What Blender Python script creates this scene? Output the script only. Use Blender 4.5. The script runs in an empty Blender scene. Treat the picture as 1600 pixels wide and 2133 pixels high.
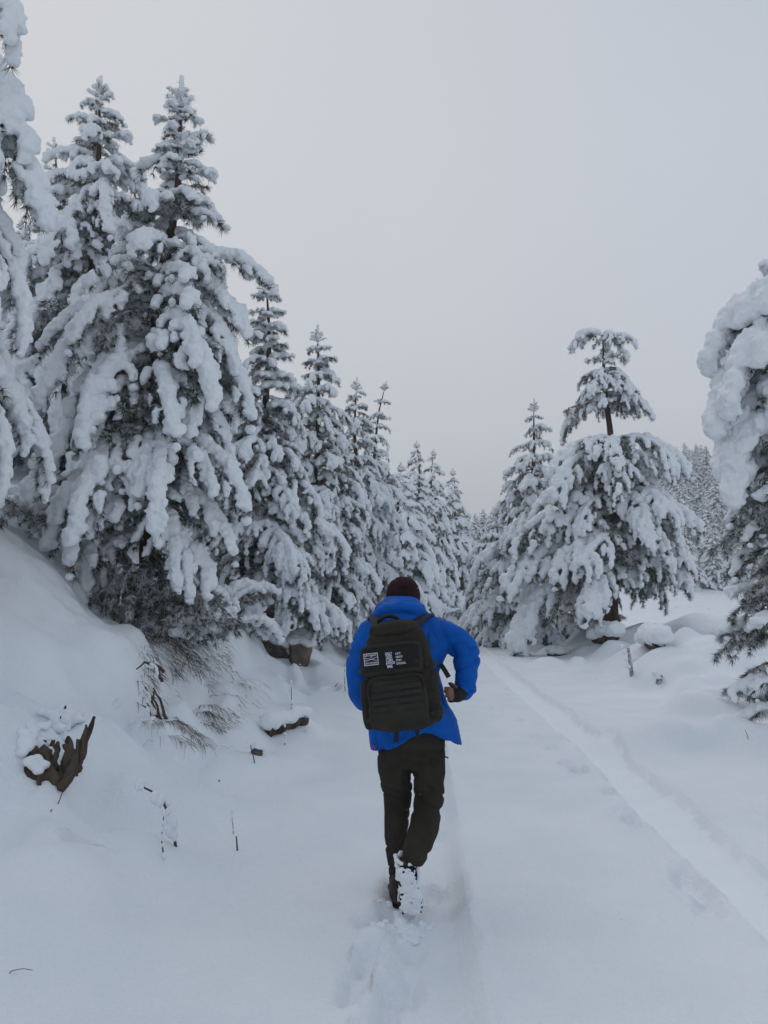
import bpy, bmesh, math, random
import numpy as np
from mathutils import Vector, Matrix

scn = bpy.context.scene
COL = scn.collection
R_ = math.radians

# ------------------------------------------------------------------ camera
PITCH, EYE, FPX = R_(5.7), 1.6, 1650.0
cam_d = bpy.data.cameras.new('camera')
cam = bpy.data.objects.new('camera', cam_d)
COL.objects.link(cam)
cam.location = (0, 0, EYE)
cam.rotation_euler = (math.pi / 2 + PITCH, 0, 0)
cam_d.sensor_fit = 'HORIZONTAL'
cam_d.sensor_width = 36
cam_d.lens = FPX / 1600 * 36
cam_d.clip_start = .05
cam_d.clip_end = 2000
scn.camera = cam

# ------------------------------------------------------------------ overcast sky
SUN_EL, SUN_AZ = R_(48), R_(-35)
world = bpy.data.worlds.new('World')
scn.world = world
world.use_nodes = True
wn, wl = world.node_tree.nodes, world.node_tree.links
wn.clear()
out = wn.new('ShaderNodeOutputWorld')
bg = wn.new('ShaderNodeBackground')
bg.inputs['Strength'].default_value = .1
sky = wn.new('ShaderNodeTexSky')
sky.sky_type = 'NISHITA'
sky.sun_disc = False
sky.sun_elevation = SUN_EL
sky.sun_rotation = SUN_AZ
tc = wn.new('ShaderNodeTexCoord')
sep = wn.new('ShaderNodeSeparateXYZ')
wl.new(tc.outputs['Generated'], sep.inputs[0])
cr = wn.new('ShaderNodeValToRGB')                  # cloud deck: warm white low down, blue-grey overhead
cr.color_ramp.elements[0].position = 0.0
cr.color_ramp.elements[0].color = (.60, .617, .660, 1)
cr.color_ramp.elements[1].position = 1.0
cr.color_ramp.elements[1].color = (.33, .405, .52, 1)
e = cr.color_ramp.elements.new(.5)
e.color = (.52, .572, .645, 1)
wl.new(sep.outputs['Z'], cr.inputs[0])
nz = wn.new('ShaderNodeTexNoise')
nz.inputs['Scale'].default_value = 1.6
nz.inputs['Detail'].default_value = 3
wl.new(tc.outputs['Generated'], nz.inputs['Vector'])
mr = wn.new('ShaderNodeMapRange')
mr.inputs['From Min'].default_value = .3
mr.inputs['From Max'].default_value = .7
mr.inputs['To Min'].default_value = 9.6
mr.inputs['To Max'].default_value = 10.5
wl.new(nz.outputs['Fac'], mr.inputs['Value'])
sc_ = wn.new('ShaderNodeVectorMath')
sc_.operation = 'SCALE'
wl.new(cr.outputs['Color'], sc_.inputs[0])
wl.new(mr.outputs['Result'], sc_.inputs['Scale'])
mx = wn.new('ShaderNodeMix')
mx.data_type = 'RGBA'
mx.inputs['Factor'].default_value = .96
wl.new(sky.outputs['Color'], mx.inputs['A'])
dt = wn.new('ShaderNodeVectorMath')                # the veiled sun brightens the cloud towards the front left
dt.operation = 'DOT_PRODUCT'
dt.inputs[1].default_value = (-.56, .60, .57)
wl.new(tc.outputs['Generated'], dt.inputs[0])
gl = wn.new('ShaderNodeMapRange')
gl.interpolation_type = 'SMOOTHSTEP'
gl.inputs['From Min'].default_value = .35
gl.inputs['From Max'].default_value = 1.05
wl.new(dt.outputs['Value'], gl.inputs['Value'])
gm = wn.new('ShaderNodeMix')
gm.data_type = 'RGBA'
wl.new(gl.outputs['Result'], gm.inputs['Factor'])
wl.new(sc_.outputs['Vector'], gm.inputs['A'])
gm.inputs['B'].default_value = (6.35, 6.45, 6.65, 1)
wl.new(gm.outputs['Result'], mx.inputs['B'])
wl.new(mx.outputs['Result'], bg.inputs['Color'])
wl.new(bg.outputs['Background'], out.inputs['Surface'])

sun_d = bpy.data.lights.new('sun', 'SUN')
sun_d.energy = .6
sun_d.angle = R_(50)
sun_d.color = (1, .97, .94)
sun = bpy.data.objects.new('sun', sun_d)
COL.objects.link(sun)
sun.location = (-20, 20, 40)
sun.rotation_euler = Vector((-math.sin(SUN_AZ) * math.cos(SUN_EL), -math.cos(SUN_AZ) * math.cos(SUN_EL), -math.sin(SUN_EL))).to_track_quat('-Z', 'Y').to_euler()

scn.view_settings.view_transform = 'Standard'
scn.view_settings.look = 'None'
scn.view_settings.gamma = 1
scn.view_settings.exposure = .08
scn.view_settings.use_curve_mapping = False
scn.render.engine = 'CYCLES'
cy = scn.cycles
cy.use_denoising = True
cy.max_bounces = 7
cy.diffuse_bounces = 4
cy.volume_bounces = 0
cy.glossy_bounces = 2
cy.transmission_bounces = 2
cy.caustics_reflective = cy.caustics_refractive = False

# ------------------------------------------------------------------ numbers
def ray(px, py):
    yc = (1066.5 - py) / FPX
    return np.array([(px - 800) / FPX, math.cos(PITCH) - yc * math.sin(PITCH), math.sin(PITCH) + yc * math.cos(PITCH)])

def P(px, py, Y):
    d = ray(px, py)
    s = Y / d[1]
    return np.array([d[0] * s, Y, EYE + d[2] * s])

def _hash(i):
    i = i.astype(np.int64)
    n = (i[:, 0] * 374761393 + i[:, 1] * 668265263 + i[:, 2] * 2147483647) & 0xffffffff
    n = ((n ^ (n >> 13)) * 1274126177) & 0xffffffff
    n = ((n ^ (n >> 16)) * 2246822519) & 0xffffffff
    return ((n ^ (n >> 15)) & 0xffffff) / float(0xffffff) * 2 - 1

def vnoise(p, seed=0):
    p = np.asarray(p, float) + seed * 17.31
    i = np.floor(p)
    f = p - i
    f = f * f * f * (f * (f * 6 - 15) + 10)
    r = 0
    for a in (0, 1):
        for b in (0, 1):
            for c in (0, 1):
                w = (f[:, 0] if a else 1 - f[:, 0]) * (f[:, 1] if b else 1 - f[:, 1]) * (f[:, 2] if c else 1 - f[:, 2])
                r = r + w * _hash(i + np.array([a, b, c]))
    return r

def fbm(p, oct=3, seed=0):
    r, a = 0, 1.
    for o in range(oct):
        r = r + a * vnoise(np.asarray(p) * 2 ** o, seed + o * 7)
        a *= .5
    return r

def sst(a, b, x):
    t = np.clip((x - a) / (b - a), 0, 1)
    return t * t * (3 - 2 * t)

def spline(xs, ys):
    xs, ys = np.array(xs, float), np.array(ys, float)
    m = np.gradient(ys, xs)
    def f(x):
        x = np.asarray(x, float)
        xc = np.clip(x, xs[0], xs[-1])
        k = np.clip(np.searchsorted(xs, xc) - 1, 0, len(xs) - 2)
        h = xs[k + 1] - xs[k]
        t = (xc - xs[k]) / h
        v = (2*t**3 - 3*t**2 + 1) * ys[k] + (t**3 - 2*t**2 + t) * h * m[k] + (-2*t**3 + 3*t**2) * ys[k+1] + (t**3 - t**2) * h * m[k+1]
        return v + np.where(x < xs[0], (x - xs[0]) * m[0], 0) + np.where(x > xs[-1], (x - xs[-1]) * m[-1], 0)
    return f

# ------------------------------------------------------------------ mesh helpers
def obj(name, mesh, parent=None, **props):
    o = bpy.data.objects.new(name, mesh)
    COL.objects.link(o)
    o.parent = parent
    for k, v in props.items():
        o[k] = v
    return o

def thing(name, label, cat, loc=(0, 0, 0), group=None, mesh=None, rot=None):
    o = bpy.data.objects.new(name, mesh)
    COL.objects.link(o)
    o.location = loc
    if rot is not None:
        o.rotation_euler = rot
    o['label'] = label
    o['category'] = cat
    if group:
        o['group'] = group
    return o

def mesh(name, V, F, mats, mi=None, smooth=True):
    me = bpy.data.meshes.new(name)
    V = np.asarray(V, np.float32)
    if isinstance(F, np.ndarray):
        n, k = F.shape
        me.vertices.add(len(V))
        me.vertices.foreach_set('co', V.ravel())
        me.loops.add(n * k)
        me.loops.foreach_set('vertex_index', F.astype(np.int32).ravel())
        me.polygons.add(n)
        me.polygons.foreach_set('loop_start', np.arange(0, n * k, k, dtype=np.int32))
        me.update(calc_edges=True)
        me.validate()
    else:
        me.from_pydata([tuple(v) for v in V.tolist()], [], F)
    for m in (mats if isinstance(mats, (list, tuple)) else [mats]):
        me.materials.append(m)
    if mi is not None:
        me.polygons.foreach_set('material_index', np.asarray(mi, np.int32))
    me.polygons.foreach_set('use_smooth', np.full(len(me.polygons), smooth))
    me.update()
    return me

class MB:
    def __init__(s):
        s.V, s.F, s.M, s.n = [], [], [], 0
    def add(s, V, F, m=0):
        V = np.asarray(V, float)
        s.V.append(V)
        s.F += [tuple(int(i) + s.n for i in f) for f in F]
        s.M += [m] * len(F)
        s.n += len(V)
    def mesh(s, name, mats, smooth=True):
        return mesh(name, np.concatenate(s.V), s.F, mats, s.M, smooth)

def frames(pts):
    pts = np.asarray(pts, float)
    T = np.gradient(pts, axis=0)
    T /= np.linalg.norm(T, axis=1)[:, None] + 1e-9
    u = np.cross(T[0], [0, 0, 1.])
    if np.linalg.norm(u) < .1:
        u = np.cross(T[0], [0, 1., 0])
    U = []
    for t in T:
        u = u - t * np.dot(u, t)
        u /= np.linalg.norm(u) + 1e-9
        U.append(u)
    U = np.array(U)
    return T, U, np.cross(T, U)

def tube(pts, rad, n=6, rad2=None, cap=True):
    pts = np.asarray(pts, float)
    T, U, W = frames(pts)
    rad = np.broadcast_to(np.asarray(rad, float), (len(pts),))
    rad2 = rad if rad2 is None else np.broadcast_to(np.asarray(rad2, float), (len(pts),))
    a = np.arange(n) * 2 * math.pi / n
    V = (pts[:, None] + U[:, None] * (np.cos(a)[None, :, None] * rad[:, None, None]) + W[:, None] * (np.sin(a)[None, :, None] * rad2[:, None, None])).reshape(-1, 3)
    F = [(k*n + j, k*n + (j+1) % n, (k+1)*n + (j+1) % n, (k+1)*n + j) for k in range(len(pts) - 1) for j in range(n)]
    if cap:
        F += [tuple(range(n))[::-1], tuple(range((len(pts)-1)*n, len(pts)*n))]
    return V, F

def limb(pts, rad, n=16, sub=5):
    """rounded tapered tube through pts (smooth), closed with domes"""
    pts, rad = np.asarray(pts, float), np.asarray(rad, float)
    t = np.concatenate([[0], np.cumsum(np.linalg.norm(np.diff(pts, axis=0), axis=1))])
    q = np.linspace(0, t[-1], (len(pts) - 1) * sub + 1)
    if len(pts) > 2:
        p = np.stack([spline(t, pts[:, i])(q) for i in range(3)], 1)
    else:
        p = pts[0] + (pts[1] - pts[0]) * (q / t[-1])[:, None]
    r = np.interp(q, t, rad)
    d0, d1 = p[0] - p[1], p[-1] - p[-2]
    d0, d1 = d0 / np.linalg.norm(d0), d1 / np.linalg.norm(d1)
    a = np.array([85, 65, 40, 20]) * math.pi / 180
    pp = np.concatenate([p[0] + d0 * (r[0] * np.sin(a))[:, None] * .8, p, (p[-1] + d1 * (r[-1] * np.sin(a))[:, None] * .8)[::-1]])
    rr = np.concatenate([r[0] * np.cos(a), r, (r[-1] * np.cos(a))[::-1]])
    return tube(pp, rr, n)

_b = bmesh.new()
bmesh.ops.create_icosphere(_b, subdivisions=2, radius=1)
ICO2 = (np.array([v.co[:] for v in _b.verts]), np.array([[v.index for v in f.verts] for f in _b.faces]))
_b.free()
_b = bmesh.new()
bmesh.ops.create_icosphere(_b, subdivisions=1, radius=1)
ICO1 = (np.array([v.co[:] for v in _b.verts]), np.array([[v.index for v in f.verts] for f in _b.faces]))
_b.free()

def blobs(C, S, ico=ICO1):
    C, S = np.asarray(C, float), np.asarray(S, float)
    V = (C[:, None] + ico[0][None] * S[:, None]).reshape(-1, 3)
    F = (ico[1][None] + (np.arange(len(C)) * len(ico[0]))[:, None, None]).reshape(-1, 3)
    return V, F

def remesh(name, V, F, mats, voxel, smooth_it=3, disp=None):
    me = mesh('tmp', V, F, [])
    o = bpy.data.objects.new('tmp', me)
    COL.objects.link(o)
    m = o.modifiers.new('r', 'REMESH')
    m.mode = 'VOXEL'
    m.voxel_size = voxel
    if smooth_it:
        s = o.modifiers.new('s', 'SMOOTH')
        s.factor = .5
        s.iterations = smooth_it
    dg = bpy.context.evaluated_depsgraph_get()
    r = bpy.data.meshes.new_from_object(o.evaluated_get(dg))
    bpy.data.objects.remove(o)
    bpy.data.meshes.remove(me)
    r.name = name
    if disp is not None:
        n = len(r.vertices)
        co = np.empty(n * 3, np.float32)
        no = np.empty(n * 3, np.float32)
        r.vertices.foreach_get('co', co)
        r.vertices.foreach_get('normal', no)
        co, no = co.reshape(-1, 3).astype(float), no.reshape(-1, 3)
        r.vertices.foreach_set('co', (co + no * disp(co)[:, None]).astype(np.float32).ravel())
    r.materials.clear()
    for m_ in (mats if isinstance(mats, (list, tuple)) else [mats]):
        r.materials.append(m_)
    r.polygons.foreach_set('use_smooth', np.full(len(r.polygons), True))
    r.update()
    return r

def mjoin(parts):
    V, F, n = [], [], 0
    for v, f in parts:
        V.append(np.asarray(v, float))
        F += [tuple(int(i) + n for i in g) for g in f]
        n += len(v)
    return np.concatenate(V), F

# ------------------------------------------------------------------ materials
def material(name, col, rough=.8, col2=None, nscale=8, bump=0, bscale=40, thresh=(.35, .65), coords='Object', stretch=None, spec=.25, detail=4, sheen=0):
    m = bpy.data.materials.new(name)
    m.use_nodes = True
    nt = m.node_tree
    b = nt.nodes['Principled BSDF']
    b.inputs['Base Color'].default_value = (*col, 1)
    b.inputs['Roughness'].default_value = rough
    b.inputs['Specular IOR Level'].default_value = spec
    if sheen:
        b.inputs['Sheen Weight'].default_value = sheen
    if col2 or bump:
        t = nt.nodes.new('ShaderNodeTexCoord')
        src = t.outputs[coords]
        if stretch:
            mp = nt.nodes.new('ShaderNodeMapping')
            mp.inputs['Scale'].default_value = stretch
            nt.links.new(src, mp.inputs['Vector'])
            src = mp.outputs['Vector']
    if col2:
        n = nt.nodes.new('ShaderNodeTexNoise')
        n.inputs['Scale'].default_value = nscale
        n.inputs['Detail'].default_value = detail
        nt.links.new(src, n.inputs['Vector'])
        r = nt.nodes.new('ShaderNodeValToRGB')
        r.color_ramp.elements[0].position, r.color_ramp.elements[1].position = thresh
        r.color_ramp.elements[0].color = (*col, 1)
        r.color_ramp.elements[1].color = (*col2, 1)
        nt.links.new(n.outputs['Fac'], r.inputs[0])
        nt.links.new(r.outputs['Color'], b.inputs['Base Color'])
    if bump:
        n2 = nt.nodes.new('ShaderNodeTexNoise')
        n2.inputs['Scale'].default_value = bscale
        n2.inputs['Detail'].default_value = 5
        nt.links.new(src, n2.inputs['Vector'])
        bp = nt.nodes.new('ShaderNodeBump')
        bp.inputs['Strength'].default_value = 1
        bp.inputs['Distance'].default_value = bump
        nt.links.new(n2.outputs['Fac'], bp.inputs['Height'])
        nt.links.new(bp.outputs['Normal'], b.inputs['Normal'])
    return m

M_SNOW = material('snow', (.78, .82, .86), .75, (.83, .86, .89), 3, .006, 60, spec=.15)
M_GROUND = material('ground_snow', (.78, .82, .86), .8, (.83, .86, .89), 1.5, .010, 50, spec=.12)
M_NEEDLE = material('pine_needles', (.030, .038, .024), .6, (.055, .060, .036), 5)
M_FROST = material('frosted_needles', (.34, .36, .37), .8, (.55, .58, .60), 9)
M_BARK = material('pine_bark', (.040, .031, .026), .9, (.11, .070, .048), 14, .02, 30, stretch=(1, 1, .3))
M_TWIG = material('frosted_twig', (.16, .14, .125), .9, (.52, .54, .56), 22, thresh=(.4, .6))
M_DARKTWIG = material('dark_twig', (.05, .032, .028), .8, (.10, .06, .045), 20)
M_TRACK = material('packed_snow', (.83, .87, .905), .8, (.86, .89, .92), 3, .003, 60, spec=.12)
M_ROCK = material('rock', (.13, .105, .085), .9, (.21, .18, .15), 7, .02, 18)
M_DARKROCK = material('dark_rock', (.05, .045, .04), .9, (.12, .10, .085), 7, .02, 18)
M_WOOD = material('broken_wood', (.026, .021, .017), .85, (.115, .082, .055), 9, .015, 40, stretch=(1, 1, .15))
M_GRASS = material('dead_grass', (.20, .165, .125), .9, (.50, .50, .49), 12)

# ------------------------------------------------------------------ ground shape
XR = spline([0, 4, 5.2, 6.7, 9, 14, 20, 30, 45, 60, 80, 120], [1.85, 1.97, 2.02, 2.08, 2.2, 2.32, 2.5, 2.85, 3.9, 6.0, 11.5, 28])
XE_L = spline([0, 3.8, 5.7, 8.8, 12.9, 20, 34, 50, 60, 80, 120], [-1.95, -1.8, -1.73, -1.58, -1.24, -.95, .0, 2.0, 4.0, 9.3, 25])
XE_R = spline([0, 8, 15, 20, 29, 45, 60, 80, 120], [3.4, 3.9, 4.55, 4.35, 4.3, 5.6, 8.2, 14, 31])

BUMPS = []      # x, y, rx, ry, height
DENTS = []
def flat(px, py, z=0.):
    d = ray(px, py)
    s = (z - EYE) / d[2]
    return d[0] * s, d[1] * s
for px, py, z, rx, ry, hh in [(1400, 1415, .08, .75, .8, .34), (1462, 1400, .1, .55, .8, .36), (1360, 1352, .2, 1.0, 1.0, .22), (1440, 1322, .4, 1.3, 1.3, .22),
                              (1250, 1345, .15, .8, .7, .16), (1130, 1330, .1, 1.2, 1.0, .22), (1330, 1385, .1, .6, .7, .18), (1575, 1560, .02, .42, .35, .17),
                              (470, 1520, .2, .35, .5, .14), (430, 1600, .08, .5, .5, .10), (330, 1690, .05, .55, .45, .10), (180, 1800, .1, .5, .5, .12), (60, 1900, .1, .4, .4, .10),
                              (560, 1490, .2, .5, .6, .16), (590, 1590, .02, .3, .5, .05), (680, 1400, .15, .5, .8, .16), (700, 1340, .3, .8, 1.2, .25), (250, 1560, .4, .4, .4, .12),
                              (1500, 1330, .4, 1.2, 1.5, .25), (1480, 1480, .05, .6, .5, .10)]:
    x, y = flat(px, py, z)
    BUMPS.append((x, y, rx, ry, hh))
for px, py, rx, ry, dd in [(1440, 1835, .09, .26, .050), (1475, 1890, .07, .15, .03), (1322, 1712, .075, .15, .042), (1290, 1690, .06, .10, .02), (1205, 1605, .07, .18, .045), (1175, 1590, .06, .12, .03), (1150, 1560, .06, .14, .03),
                           (1115, 1535, .06, .12, .022), (1080, 1500, .06, .14, .022), (1020, 1478, .06, .16, .02), (1040, 1483, .06, .14, .02), (1270, 1655, .05, .10, .026),
                           (775, 1985, .065, .15, .040), (805, 2080, .055, .17, .034), (738, 2050, .055, .18, .030), (770, 1915, .06, .11, .036), (852, 2045, .05, .13, .024), (800, 1895, .05, .10, .04), (780, 2150, .06, .15, .034), (862, 1960, .05, .11, .016),
                           (900, 1840, .06, .12, .03), (905, 1720, .06, .13, .03), (690, 1440, .12, .3, .05),
                           (165, 1852, .07, .06, .07), (215, 1838, .12, .08, .022), (240, 1785, .10, .15, .04)]:
    x, y = flat(px, py, 0)
    DENTS.append((x, y, rx, ry, dd))

_r = np.random.default_rng(42)
for _k in range(70):
    _y = _r.uniform(3.4, 22)
    BUMPS.append((float(XE_L(_y)) - abs(_r.normal(.12, .5)), _y, _r.uniform(.08, .3) * (1 + _y * .02), _r.uniform(.1, .34) * (1 + _y * .02), _r.uniform(.03, .11)))
for _k in range(34):
    _y = _r.uniform(6, 26)
    BUMPS.append((float(XE_R(_y)) + _r.normal(.5, .6), _y, _r.uniform(.15, .5), _r.uniform(.15, .5), _r.uniform(.04, .12)))

def H(x, y, fine=True):
    x, y = np.atleast_1d(np.asarray(x, float)), np.atleast_1d(np.asarray(y, float))
    sh = x.shape
    x, y = x.ravel(), y.ravel()
    p = np.stack([x, y, np.zeros_like(x)], 1)
    xl, xr = XE_L(y), XE_R(y)
    d = xl - x + .18 * vnoise(p * .9, 3) + .07 * vnoise(p * 2.7, 4)
    k = np.interp(y, [0, 4, 7, 10, 40, 70], [.62, .66, .74, .76, .60, .45])
    rise = k * (np.sqrt(d * d + .09) + d) / 2
    rise = np.where(rise > 3.6, 3.6 + 3 * np.tanh((rise - 3.6) * .16), rise)
    m = sst(-.1, .9, d)
    z = rise + m * (.17 * fbm(p * .8, 3, 1) + .085 * vnoise(p * 2.6, 8))
    cut = sst(.62, 1.02, d + .16 * vnoise(p * 1.9, 91)) * sst(5.6, 7.4, y) * (1 - sst(11.5, 15, y))
    z = z + .38 * cut * (1 + .3 * vnoise(p * 1.3, 92)) - .10 * sst(.62, .3, np.abs(d - .35)) * sst(5, 7, y) * (1 - sst(15, 20, y))
    if fine:
        z = z + m * (.060 * np.abs(vnoise(p * 5.5, 11)) + .018 * vnoise(p * 13, 12)) * sst(.0, .35, vnoise(p * .7, 21))
    # right verge: a low ragged berm, then a drop to the valley
    e = x - xr + .25 * vnoise(p * .7, 5)
    amp = np.interp(y, [0, 7, 11, 20, 60], [.16, .22, .34, .42, .5])
    me_ = sst(-.2, 1.5, e)
    z = z + me_ * amp + me_ * (.13 * fbm(p * .75, 3, 31) + .03 * vnoise(p * 3.3, 33)) - .11 * np.clip(e - 4, 0, 30) * sst(4, 8, e)
    # far hillside beyond the valley
    rho = np.hypot(x, y)
    az = np.degrees(np.arctan2(x, np.maximum(y, .01)))
    hill = 34 * sst(60, 250, rho) * sst(11, 21, az) + 3.2 * np.clip(az - 20, 0, 40) * 0
    z = z + hill + sst(70, 140, y) * 5 * sst(2, 6, az) * (1 - sst(11, 18, az))
    # road surface: two wheel tracks with soft shoulders
    for off, dep, w in ((0, .066, .20), (-1.77, .058, .19)):
        c = x - (XR(y) + off) + .030 * vnoise(p * 1.1, 40) + .018 * vnoise(p * 4.3, 41) + .008 * vnoise(p * 11, 43)
        w = w * (1 + .14 * vnoise(p * .8, 45))
        fade = 1 - sst(55, 75, y)
        z = z + fade * (-dep * (1 - sst(w - .06, w + .035, np.abs(c))) + .011 * np.exp(-((np.abs(c) - w - .07) / .06) ** 2) + (.016 if off == 0 else .028) * np.exp(-((c - w - .045) / .032) ** 2))
        if fine:
            z = z + fade * .006 * vnoise(p * 9, 44) * (1 - sst(w - .05, w, np.abs(c)))
    road = (1 - sst(-.2, .1, d)) * (1 - sst(-.3, .1, e))
    z = z + .026 * vnoise(p * .55, 50) + (.012 * vnoise(p * 1.7, 51) + .005 * vnoise(p * 4.5, 52)) * road
    for bx, by, rx, ry, hh in BUMPS:
        q = ((x - bx) / rx) ** 2 + ((y - by) / ry) ** 2
        i = np.nonzero(q < 4)[0]
        if len(i):
            z[i] += 1.5 * hh * np.exp(-q[i] ** 1.9 * .8) * (1 + .25 * vnoise(p[i] * 2.3, 61))
    for bx, by, rx, ry, dd in DENTS:
        q = ((x - bx - .09 * (y - by)) / rx) ** 2 + ((y - by) / ry) ** 2
        i = np.nonzero(q < 9)[0]
        if not len(i):
            continue
        q = np.maximum(q[i] + .28 * vnoise(p[i] * 11, 71) + .2 * vnoise(p[i] * 27, 72), 0)
        z[i] += -1.75 * dd * np.exp(-q ** 2.4) + .34 * dd * np.exp(-(q - 2.0) ** 2) * (1 + .6 * vnoise(p[i] * 19, 73))
    return z.reshape(sh)

def hz(x, y):
    return float(H(x, y)[0])

def G(px, py, t0=2.5, t1=200):
    """where the sight line through a photo pixel meets the snow"""
    d = ray(px, py)
    s = np.geomspace(t0, t1, 420)
    q = d[None] * s[:, None]
    below = (EYE + q[:, 2]) < H(q[:, 0], q[:, 1])
    i = int(np.argmax(below)) if below.any() else len(s) - 1
    return q[i, 0], q[i, 1], float(H(q[i, 0], q[i, 1])[0])

ys = [-8.]
while ys[-1] < 420:
    y = ys[-1]
    ys.append(y + (.3 if y < 1.8 else .03 if y < 8 else max(.03, .0075 * (y - 4))))
ys = np.array(ys)
cs = list(np.arange(0, 2.3, .028))
g = .03
right = []
c = cs[-1]
while c < 240:
    g *= 1.035 if c < 9 else 1.06
    c += g
    right.append(c)
g = .028
left, c = [], 0
while c > -240:
    g = g * (1.006 if c > -4.5 else 1.05)
    c -= g
    left.append(c)
cs = np.array(sorted(left) + cs + right)
GX = XR(ys)[:, None] * (1 - sst(60, 160, ys))[:, None] - .9 + cs[None, :]
# keep the road edges on grid columns is not needed: faces are sorted by where their middle lies
GY = np.repeat(ys[:, None], len(cs), 1)
GZ = H(GX, GY)
GV = np.stack([GX, GY, GZ], 2).reshape(-1, 3)
ni, nj = GX.shape
ii, jj = np.meshgrid(np.arange(ni - 1), np.arange(nj - 1), indexing='ij')
a = (ii * nj + jj).ravel()
GF = np.stack([a, a + 1, a + nj + 1, a + nj], 1)
cx = GV[GF, 0].mean(1)
cyy = GV[GF, 1].mean(1)
tx = np.stack([np.gradient(GX, axis=1), np.zeros_like(GX), np.gradient(GZ, axis=1)], 2)
ty = np.stack([np.gradient(GX, axis=0), np.gradient(GY, axis=0), np.gradient(GZ, axis=0)], 2)
GN = np.cross(tx, ty).reshape(-1, 3)
GN /= np.linalg.norm(GN, axis=1)[:, None]
az_ = np.degrees(np.arctan2(cx, np.maximum(cyy, .01)))
isl = cx < XE_L(cyy)
isr = cx > XE_R(cyy)
far = (np.hypot(cx, cyy) > 70) & (az_ > 12) & isr
farl = isl & (cyy > 90)
for name, sel in (('road', ~isl & ~isr), ('snow_bank', isl & ~farl), ('ground', isr & ~far), ('hill', far | farl)):
    F = GF[sel]
    u, inv = np.unique(F, return_inverse=True)
    mi_ = None
    if name == 'road':
        y_ = GV[F, 1].mean(1)
        p_ = np.stack([GV[F, 0].mean(1), y_, 0 * y_], 1)
        c_ = p_[:, 0] - XR(y_) + .030 * vnoise(p_ * 1.1, 40) + .018 * vnoise(p_ * 4.3, 41) + .008 * vnoise(p_ * 11, 43)
        mi_ = (np.abs(c_) < .18 * (1 + .14 * vnoise(p_ * .8, 45)) + .05 * vnoise(p_ * 8, 47)).astype(int)
    me = mesh(name, GV[u], inv.reshape(F.shape), [M_GROUND, M_TRACK], mi_)
    me.normals_split_custom_set_from_vertices(GN[u].tolist())
    o = obj(name, me, kind='structure')

# ------------------------------------------------------------------ pine boughs under snow
def droop(p0, az, th0, th1, L, n, rng, wob=.12):
    pts = [np.array(p0, float)]
    ds = L / n
    for k in range(n):
        s = (k + .5) / n
        th = th0 + (th1 - th0) * s ** .8
        az = az + rng.normal(0, wob)
        pts.append(pts[-1] + ds * np.array([math.cos(th) * math.cos(az), math.cos(th) * math.sin(az), math.sin(th)]))
    return np.array(pts)

def resample(pts, step, s0=0., s1=1.):
    t = np.concatenate([[0], np.cumsum(np.linalg.norm(np.diff(pts, axis=0), axis=1))])
    q = np.arange(t[-1] * s0, t[-1] * s1 + 1e-6, step)
    p = np.stack([np.interp(q, t, pts[:, i]) for i in range(3)], 1)
    q2 = np.clip(q + .02, 0, t[-1])
    T = np.stack([np.interp(q2, t, pts[:, i]) for i in range(3)], 1) - np.stack([np.interp(q2 - .04, t, pts[:, i]) for i in range(3)], 1)
    T /= np.linalg.norm(T, axis=1)[:, None] + 1e-9
    return p, T, q / t[-1]

def needle_tufts(pos, T, rng, n, length, width):
    k = len(pos)
    D = rng.normal(0, 1, (k, n, 3))
    D /= np.linalg.norm(D, axis=2)[..., None]
    D = D * .9 + T[:, None] * .75 + np.array([0, 0, -.12])
    D /= np.linalg.norm(D, axis=2)[..., None]
    S = rng.normal(0, 1, (k, n, 3))
    S = np.cross(D, S)
    S /= np.linalg.norm(S, axis=2)[..., None] + 1e-9
    l = length * rng.uniform(.7, 1.15, (k, n, 1))
    b = pos[:, None] + D * .004
    V = np.stack([b - S * width * .5, b + S * width * .5, b + D * l + np.array([0, 0, -.15]) * l], 2).reshape(-1, 3)
    F = np.arange(len(V)).reshape(-1, 3)
    return V, F

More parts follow.
